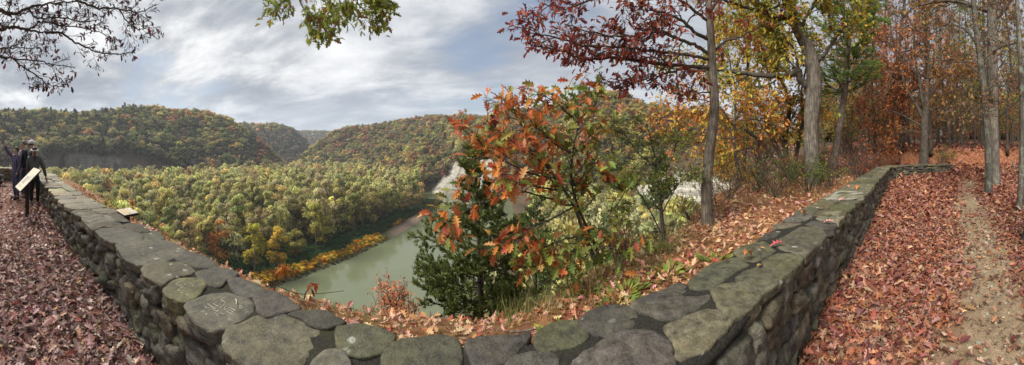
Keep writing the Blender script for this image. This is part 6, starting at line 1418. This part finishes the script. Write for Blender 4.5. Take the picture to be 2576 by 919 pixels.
p = on_ground(2552, ground_r(2552, 424, 8, 40)); g = Geo(); g.add(*tube([p - (0, 0, .1), p + (.03, .02, .2), p + (.1, .1, .5)], [.12, .09, .03], 9, True, .4, 5)); g.add(*tube([p + (0, .1, 0), p + (.02, -.35, .12), p + (.0, -.6, .1)], [.07, .06, .03], 7, True, .3, 6)); single('broken_stump', g, M_PALEBARK, 'small broken pale stump in the leaves right of the stout tree', 'stump', p)
p = pt(1030, 782, -1.2); g = Geo(); V_, Q_ = stone(p - (0, 0, .75), (.5, .45, .36), rotz(.5), 77, .3, .4, CUBE6); g.add(V_, Q_); single('rock_ledge', g, M_RUBBLE, 'grey bare rock outcrop at the brow under the coral-leaved tree', 'rock', p)
# ------------------------------------------------------------------ the four people by the wall
def skin(name, V, E, R, root=0, sub=2):
    me = bpy.data.meshes.new(name); me.from_pydata([tuple(map(float, v)) for v in V], E, []); o = bpy.data.objects.new(name + '_source', me); COL.objects.link(o)
    o.modifiers.new('skin', 'SKIN').use_smooth_shade = True
    if not me.skin_vertices: me.skin_vertices.new()
    for k, d in enumerate(me.skin_vertices[0].data):
        r = R[k]; d.radius = (r, r) if not hasattr(r, '__len__') else r; d.use_root = (k == root)
    s = o.modifiers.new('sub', 'SUBSURF'); s.levels = s.render_levels = sub
    dg = bpy.context.evaluated_depsgraph_get(); dg.update(); m2 = bpy.data.meshes.new_from_object(o.evaluated_get(dg))
    co = np.zeros(len(m2.vertices) * 3, np.float32); m2.vertices.foreach_get('co', co); fs = [list(p.vertices) for p in m2.polygons]
    bpy.data.objects.remove(o); g = Geo()
    g.add(co.reshape(-1, 3), [np.array([f for f in fs if len(f) == k]) for k in (3, 4) if any(len(f) == k for f in fs)]); bpy.data.meshes.remove(m2); return g
def cloth(name, col, var=.25, sc=25, bump=.3, rough=.75): return plain_mat(name, col, rough, .25, var, sc, bump)
M_SKIN = plain_mat('skin', (.46, .26, .19), .55, .4, .08, 30); M_HAIRB = plain_mat('brown_hair', (.045, .026, .018), .6, .4, .4, 60, .4); M_HAIRG = plain_mat('grey_hair', (.10, .095, .09), .6, .4, .4, 60, .4); M_EYE = plain_mat('eye_dark', (.02, .015, .012), .3, .5)
def puffer(name, col):
    k = NT(name); v = k.coord('Object', (1, 1, 1)); w_ = k.n('ShaderNodeTexWave', wave_type='BANDS', bands_direction='Z'); w_.inputs['Scale'].default_value = 7.5; w_.inputs['Distortion'].default_value = .6; k.t.links.new(v, w_.inputs['Vector'])
    return k.done(k.bsdf(k.mix(np.array(col) * .82, np.array(col) * 1.15, w_.outputs[1]), .6, .3, k.bump(w_.outputs[1], .35, .015)))
def person(label, loc, face, h, J, jacket, trouser, shoe, hair, shirt=None, mats=None, fingers=('l', 'r'), head_turn=0.0, head_tilt=0.0):
    """J overrides joints (metres for a 1.75 m figure; x right, y forward, z up)."""
    s = h / 1.75
    j = dict(hem=(0, .0, .82), cro=(0, 0, .87), pel=(0, 0, .99), spi=(0, .0, 1.13), che=(0, .015, 1.33), nek=(0, .0, 1.475), jaw=(0, .035, 1.57), hed=(0, .02, 1.655), top=(0, .01, 1.71), shr=(.17, -.005, 1.41), elr=(.235, -.03, 1.13), wrr=(.23, .08, .89), shl=(-.17, -.005, 1.41), ell=(-.235, -.03, 1.13), wrl=(-.23, .08, .89),
             hir=(.088, 0, .79), knr=(.095, .02, .5), anr=(.1, -.03, .09), tor=(.12, .15, .035), hil=(-.088, 0, .79), knl=(-.095, .02, .5), anl=(-.1, -.03, .09), tol=(-.12, .15, .035))
    j.update(J); j = {k: np.array(v, float) * s for k, v in j.items()}
    if head_turn or head_tilt:
        c = j['nek'].copy(); M = rotz(head_turn) @ rotx(head_tilt)
        for k in ('jaw', 'hed', 'top'): j[k] = c + M @ (j[k] - c)
    HM = rotz(head_turn) @ rotx(head_tilt)
    t = thing('person', label, 'person', loc, None, face)
    ks = list(j); ix = {k: q for q, k in enumerate(ks)}; Vb = [j[k] for k in ks]
    rad = dict(pel=.11, spi=.105, che=.115, nek=.055, jaw=.068, hed=.082, top=.055, shr=.045, elr=.036, wrr=.028, shl=.045, ell=.036, wrl=.028, hir=.08, knr=.055, anr=.034, tor=.02, hil=.08, knl=.055, anl=.034, tol=.02)
    ks.remove('hem'); ks.remove('cro'); ix = {k: q for q, k in enumerate(ks)}; Vb = [j[k] for k in ks]
    E = [(ix[a], ix[b]) for a, b in (('pel', 'spi'), ('spi', 'che'), ('che', 'nek'), ('nek', 'jaw'), ('jaw', 'hed'), ('hed', 'top'), ('che', 'shr'), ('shr', 'elr'), ('elr', 'wrr'), ('che', 'shl'), ('shl', 'ell'), ('ell', 'wrl'), ('pel', 'hir'), ('hir', 'knr'), ('knr', 'anr'), ('anr', 'tor'), ('pel', 'hil'), ('hil', 'knl'), ('knl', 'anl'), ('anl', 'tol'))]
    R = [rad[k] * s for k in ks]
    for sd in 'lr':                                                # palm at the end of the arm
        w0, e0 = j['wr' + sd], j['el' + sd]; d = w0 - e0; d /= np.linalg.norm(d); Vb.append(w0 + d * .075 * s); R.append((.036 * s, .02 * s)); E.append((ix['wr' + sd], len(Vb) - 1))
    body = skin('body', Vb, E, R)
    for sd in fingers:                                             # five fingers of their own lengths
        w0, e0 = j['wr' + sd], j['el' + sd]; d = w0 - e0; d /= np.linalg.norm(d); q = np.cross(d, (0, 0, 1.) if abs(d[2]) < .8 else (0, 1., 0)); q /= np.linalg.norm(q); n_ = np.cross(q, d); o = w0 + d * .085 * s
        for f, (off, L) in enumerate(((-.026, .06), (-.009, .072), (.009, .068), (.025, .052))):
            a = o + q * off * s; g_ = skin('finger', [a - d * .03 * s, a + d * L * .4 * s, a + (d * L * .75 - n_ * .012) * s, a + (d * L - n_ * .03) * s], [(0, 1), (1, 2), (2, 3)], [.010 * s, .0095 * s, .009 * s, .0075 * s], 0, 1); body.add(np.concatenate(g_.V), [f_ for f_, _, _ in g_.F])
        a = w0 + d * .035 * s - q * .03 * s; g_ = skin('finger', [a + q * .02 * s, a - q * .02 * s + d * .03 * s, a - q * .03 * s + d * .06 * s], [(0, 1), (1, 2)], [.012 * s, .011 * s, .009 * s], 0, 1); body.add(np.concatenate(g_.V), [f_ for f_, _, _ in g_.F])
    hc = (j['jaw'] + j['hed']) / 2; fw = HM @ np.array((0, 1., 0)); rt_ = HM @ np.array((1., 0, 0)); up_ = HM @ np.array((0, 0, 1.))
    for off, hs in (((0, .076, -.005), (.011, .018, .02)), ((.078, .0, .0), (.01, .02, .03)), ((-.078, .0, .0), (.01, .02, .03)), ((0, .040, -.068), (.036, .028, .024))):
        V_, Q_ = stone((0, 0, 0), np.array(hs) * s, np.eye(3), 3, .05, .9); body.add(V_ @ HM.T + hc + (rt_ * off[0] + fw * off[1] + up_ * off[2]) * s, Q_)
    o = lambda g, n, m: part(n, g, m, t, (0, 0, 0))
    o(body, 'body', M_SKIN)
    g = Geo()
    for sx_ in (-.03, .03): V_, Q_ = stone((0, 0, 0), np.array((.009, .006, .006)) * s, np.eye(3), 3, .05, 1); g.add(V_ @ HM.T + hc + (rt_ * sx_ + fw * .064 + up_ * .025) * s, Q_); V_, Q_ = stone((0, 0, 0), np.array((.017, .004, .0035)) * s, np.eye(3), 3, .05, 1); g.add(V_ @ HM.T + hc + (rt_ * sx_ + fw * .066 + up_ * .042) * s, Q_)
    V_, Q_ = stone((0, 0, 0), np.array((.024, .006, .006)) * s, np.eye(3), 3, .05, 1); g.add(V_ @ HM.T + hc + (fw * .061 - up_ * .042) * s, Q_); o(g, 'eyes_and_mouth', M_EYE)
    # clothes follow the same joints, a little fuller
    def sub(keys, pairs, rd, extra=()):
        V = [j[k] for k in keys] + [np.array(e) * s for e, _ in extra]; q = {k: n for n, k in enumerate(keys)}; return skin('cloth', V, [(q[a], q[b]) for a, b in pairs], [x * s for x in rd], 0)
    jk = ['spi', 'hem', 'che', 'nek', 'shr', 'elr', 'wrr', 'shl', 'ell', 'wrl']; pr_ = [('spi', 'hem'), ('spi', 'che'), ('che', 'nek'), ('che', 'shr'), ('shr', 'elr'), ('elr', 'wrr'), ('che', 'shl'), ('shl', 'ell'), ('ell', 'wrl')]
    o(sub(jk, pr_, [.145, .148, .158, .075, .085, .066, .047, .085, .066, .047]), 'jacket', jacket)
    if shirt is not None: V_, Q_ = stone(j['spi'] + np.array((0, .07, .03)) * s, np.array((.085, .09, .27)) * s, np.eye(3), 9, .05, .8, CUBE6); g = Geo(); g.add(V_, Q_); o(g, 'shirt', shirt)
    o(sub(['pel', 'cro', 'hir', 'knr', 'anr', 'hil', 'knl', 'anl'], [('pel', 'cro'), ('cro', 'hir'), ('hir', 'knr'), ('knr', 'anr'), ('cro', 'hil'), ('hil', 'knl'), ('knl', 'anl')], [.115, .115, .095, .07, .055, .095, .07, .055]), 'trousers', trouser)
    for sd in 'lr':
        a, b = j['an' + sd], j['to' + sd]; d = (b - a) * np.array((1, 1, 0)); d /= np.linalg.norm(d); zf = np.array((0, 0, .03 * s)); a0 = a * np.array((1, 1, 0)) - d * .05 * s
        o(skin('shoe', [a0 + zf * 1.35, a0 + d * .09 * s + zf * 1.5, a0 + d * .19 * s + zf * 1.1, a0 + d * .25 * s + zf * .95], [(0, 1), (1, 2), (2, 3)], [.05 * s, .056 * s, .05 * s, .038 * s], 0), 'shoe', shoe)
    hm, style = hair; C_, Q_ = CUBE6; S_ = C_ / np.linalg.norm(C_, axis=1)[:, None]; HS = np.array((.092, .104, .108)) * s; Vh = S_ * HS * (1 + .05 * fbm(S_ * 3, 2, 5)[:, None])
    Vh[:, 1] = np.where((Vh[:, 1] > .05 * s) & (Vh[:, 2] < .05 * s), .05 * s, Vh[:, 1]); lowz = {'short': -.02, 'bob': -.10, 'tail': -.03}[style] * s; Vh[:, 2] = np.maximum(Vh[:, 2], lowz)
    g = Geo(); g.add((Vh + np.array((0, -.018, .055 if style != 'bob' else .05)) * s) @ HM.T + hc, Q_)
    if style == 'tail': q0 = hc + HM @ (np.array((0, -.11, .03)) * s); gt = skin('tail', [q0, q0 + np.array((0, -.05, -.06)) * s, q0 + np.array((0.01, -.06, -.18)) * s, q0 + np.array((.0, -.04, -.32)) * s], [(0, 1), (1, 2), (2, 3)], [.03 * s, .04 * s, .045 * s, .015 * s], 0); g.add(np.concatenate(gt.V), [f_ for f_, _, _ in gt.F])
    o(g, 'hair', hm)
    return t, j, hc, HM, s
M_JEAN = cloth('dark_jeans', (.055, .07, .125)); M_BLKPANT = cloth('black_leggings', (.010, .010, .012)); M_BLKJ = cloth('black_jacket', (.035, .035, .042)); M_PURJ = puffer('purple_navy_puffer', (.10, .09, .16)); M_GRNJ = puffer('charcoal_puffer', (.075, .08, .085)); M_SHIRT = cloth('pale_grey_shirt', (.42, .41, .42)); M_SHOE = cloth('dark_shoe', (.03, .035, .04)); M_BEIGE = cloth('beige_shoe', (.2, .17, .14)); M_CAPW = cloth('pale_cap', (.62, .61, .60), .1); M_CAPB = cloth('blue_brim', (.32, .40, .50), .1)
def at(px, r): a = az(px); x, y = r * math.sin(a), r * math.cos(a); return np.array((x, y, float(terrain(x, y)) + .004))
# faces: rotation about z; 0 looks to +Y (towards the valley), pi looks away from it
L1 = at(40, 9.4)
t, j, hc, HM, s = person('person in a purple-navy puffer jacket holding up a phone for a group photo', L1, PI + .55, 1.6, dict(shr=(.17, .02, 1.43), elr=(.20, .20, 1.58), wrr=(.17, .33, 1.80), tor=(.13, .14, .035)), M_PURJ, M_JEAN, M_SHOE, (M_HAIRB, 'bob'), fingers=('r',), head_turn=.1, head_tilt=.18)
w_ = np.array((.17, .33, 1.80)) * s; d_ = w_ - np.array((.20, .20, 1.58)) * s; d_ /= np.linalg.norm(d_); RZ = rotz(PI + .55); pc_ = RZ @ (w_ + d_ * .13 + np.array((-.005, .015, .02))) + L1
g = Geo(); g.add(*bevel_box(pc_, (.036, .005, .075), .004, RZ @ rotx(.25)), smooth=False); ph = single('phone', g, M_BLACK, 'phone held up at arm length by the person in purple-navy', 'phone', pc_)
g = Geo(); g.add(*bevel_box(pc_ - RZ @ rotx(.25) @ np.array((0, .0055, 0)), (.033, .001, .071), .0008, RZ @ rotx(.25)), smooth=False); part('screen', g, plain_mat('phone_screen', (.25, .36, .50), .15, .6, .1), ph)
L2 = at(59, 9.7)
person('person with short grey hair in a black jacket open over a pale shirt', L2, PI + .35, 1.79, dict(wrr=(.2, .1, .92), wrl=(-.2, .1, .92)), M_BLKJ, M_JEAN, M_BEIGE, (M_HAIRG, 'short'), M_SHIRT, fingers=('l', 'r'), head_turn=-.2, head_tilt=.12)
L3 = at(79, 9.25)
t, j, hc, HM, s = person('person in a pale cap with blue brim and black jacket, facing the valley', L3, .15, 1.78, {}, M_BLKJ, M_BLKPANT, M_BEIGE, (M_HAIRB, 'short'), fingers=('l', 'r'), head_tilt=.05)
C_, Q_ = CUBE6; S_ = C_ / np.linalg.norm(C_, axis=1)[:, None]; Vc = S_ * np.array((.1, .115, .115)) * s; Vc[:, 2] = np.maximum(Vc[:, 2], 0); g = Geo(); g.add((Vc + np.array((0, -.01, .075)) * s) @ HM.T + hc, Q_); part('cap', g, M_CAPW, t, (0, 0, 0))
V_, Q_ = stone((0, 0, 0), np.array((.07, .07, .007)) * s, np.eye(3), 4, .03, .7, CUBE6); g = Geo(); g.add((V_ + np.array((0, .145, .082)) * s) @ HM.T + hc, Q_); part('cap_brim', g, M_CAPB, t, (0, 0, 0))
L4 = at(87, 8.55)
t, j, hc, HM, s = person('person in a charcoal puffer with ponytail and pale headband leaning on the wall', L4, PI / 2 - .15, 1.6, dict(spi=(0, -.0, 1.12), che=(.02, .03, 1.32), elr=(.27, .05, 1.14), wrr=(.33, .16, .84), ell=(-.22, .02, 1.14), wrl=(-.17, .13, .95)), M_GRNJ, M_BLKPANT, M_BEIGE, (M_HAIRB, 'tail'), fingers=('r',), head_turn=.25, head_tilt=-.05)
a = np.linspace(0, 2 * PI, 25); RB = np.column_stack([.098 * np.cos(a), .112 * np.sin(a) - .012, .055 + .03 * np.sin(a)]) * s; g = Geo(); g.add(*tube(RB @ HM.T + hc, .024 * s, 8, False)); part('headband', g, M_CAPW, t, (0, 0, 0))
# ------------------------------------------------------------------ the air over the valley
M_HAZE = bpy.data.materials.new('valley_haze'); M_HAZE.use_nodes = True; ht = M_HAZE.node_tree; ht.nodes.clear(); ho = ht.nodes.new('ShaderNodeOutputMaterial'); hv = ht.nodes.new('ShaderNodeVolumePrincipled')
hv.inputs['Color'].default_value = (.86, .90, .96, 1); hv.inputs['Density'].default_value = .00017; hv.inputs['Anisotropy'].default_value = .2; ht.links.new(hv.outputs[0], ho.inputs['Volume'])
g = Geo(); zmin, zmax = float(gz.min()) - 1.5, float(gz.max()) + 45; g.add(*box((0, 0, (zmin + zmax) / 2), (4800, 4800, (zmax - zmin) / 2)), smooth=False); single('haze', g, M_HAZE, None, None, kind='stuff')
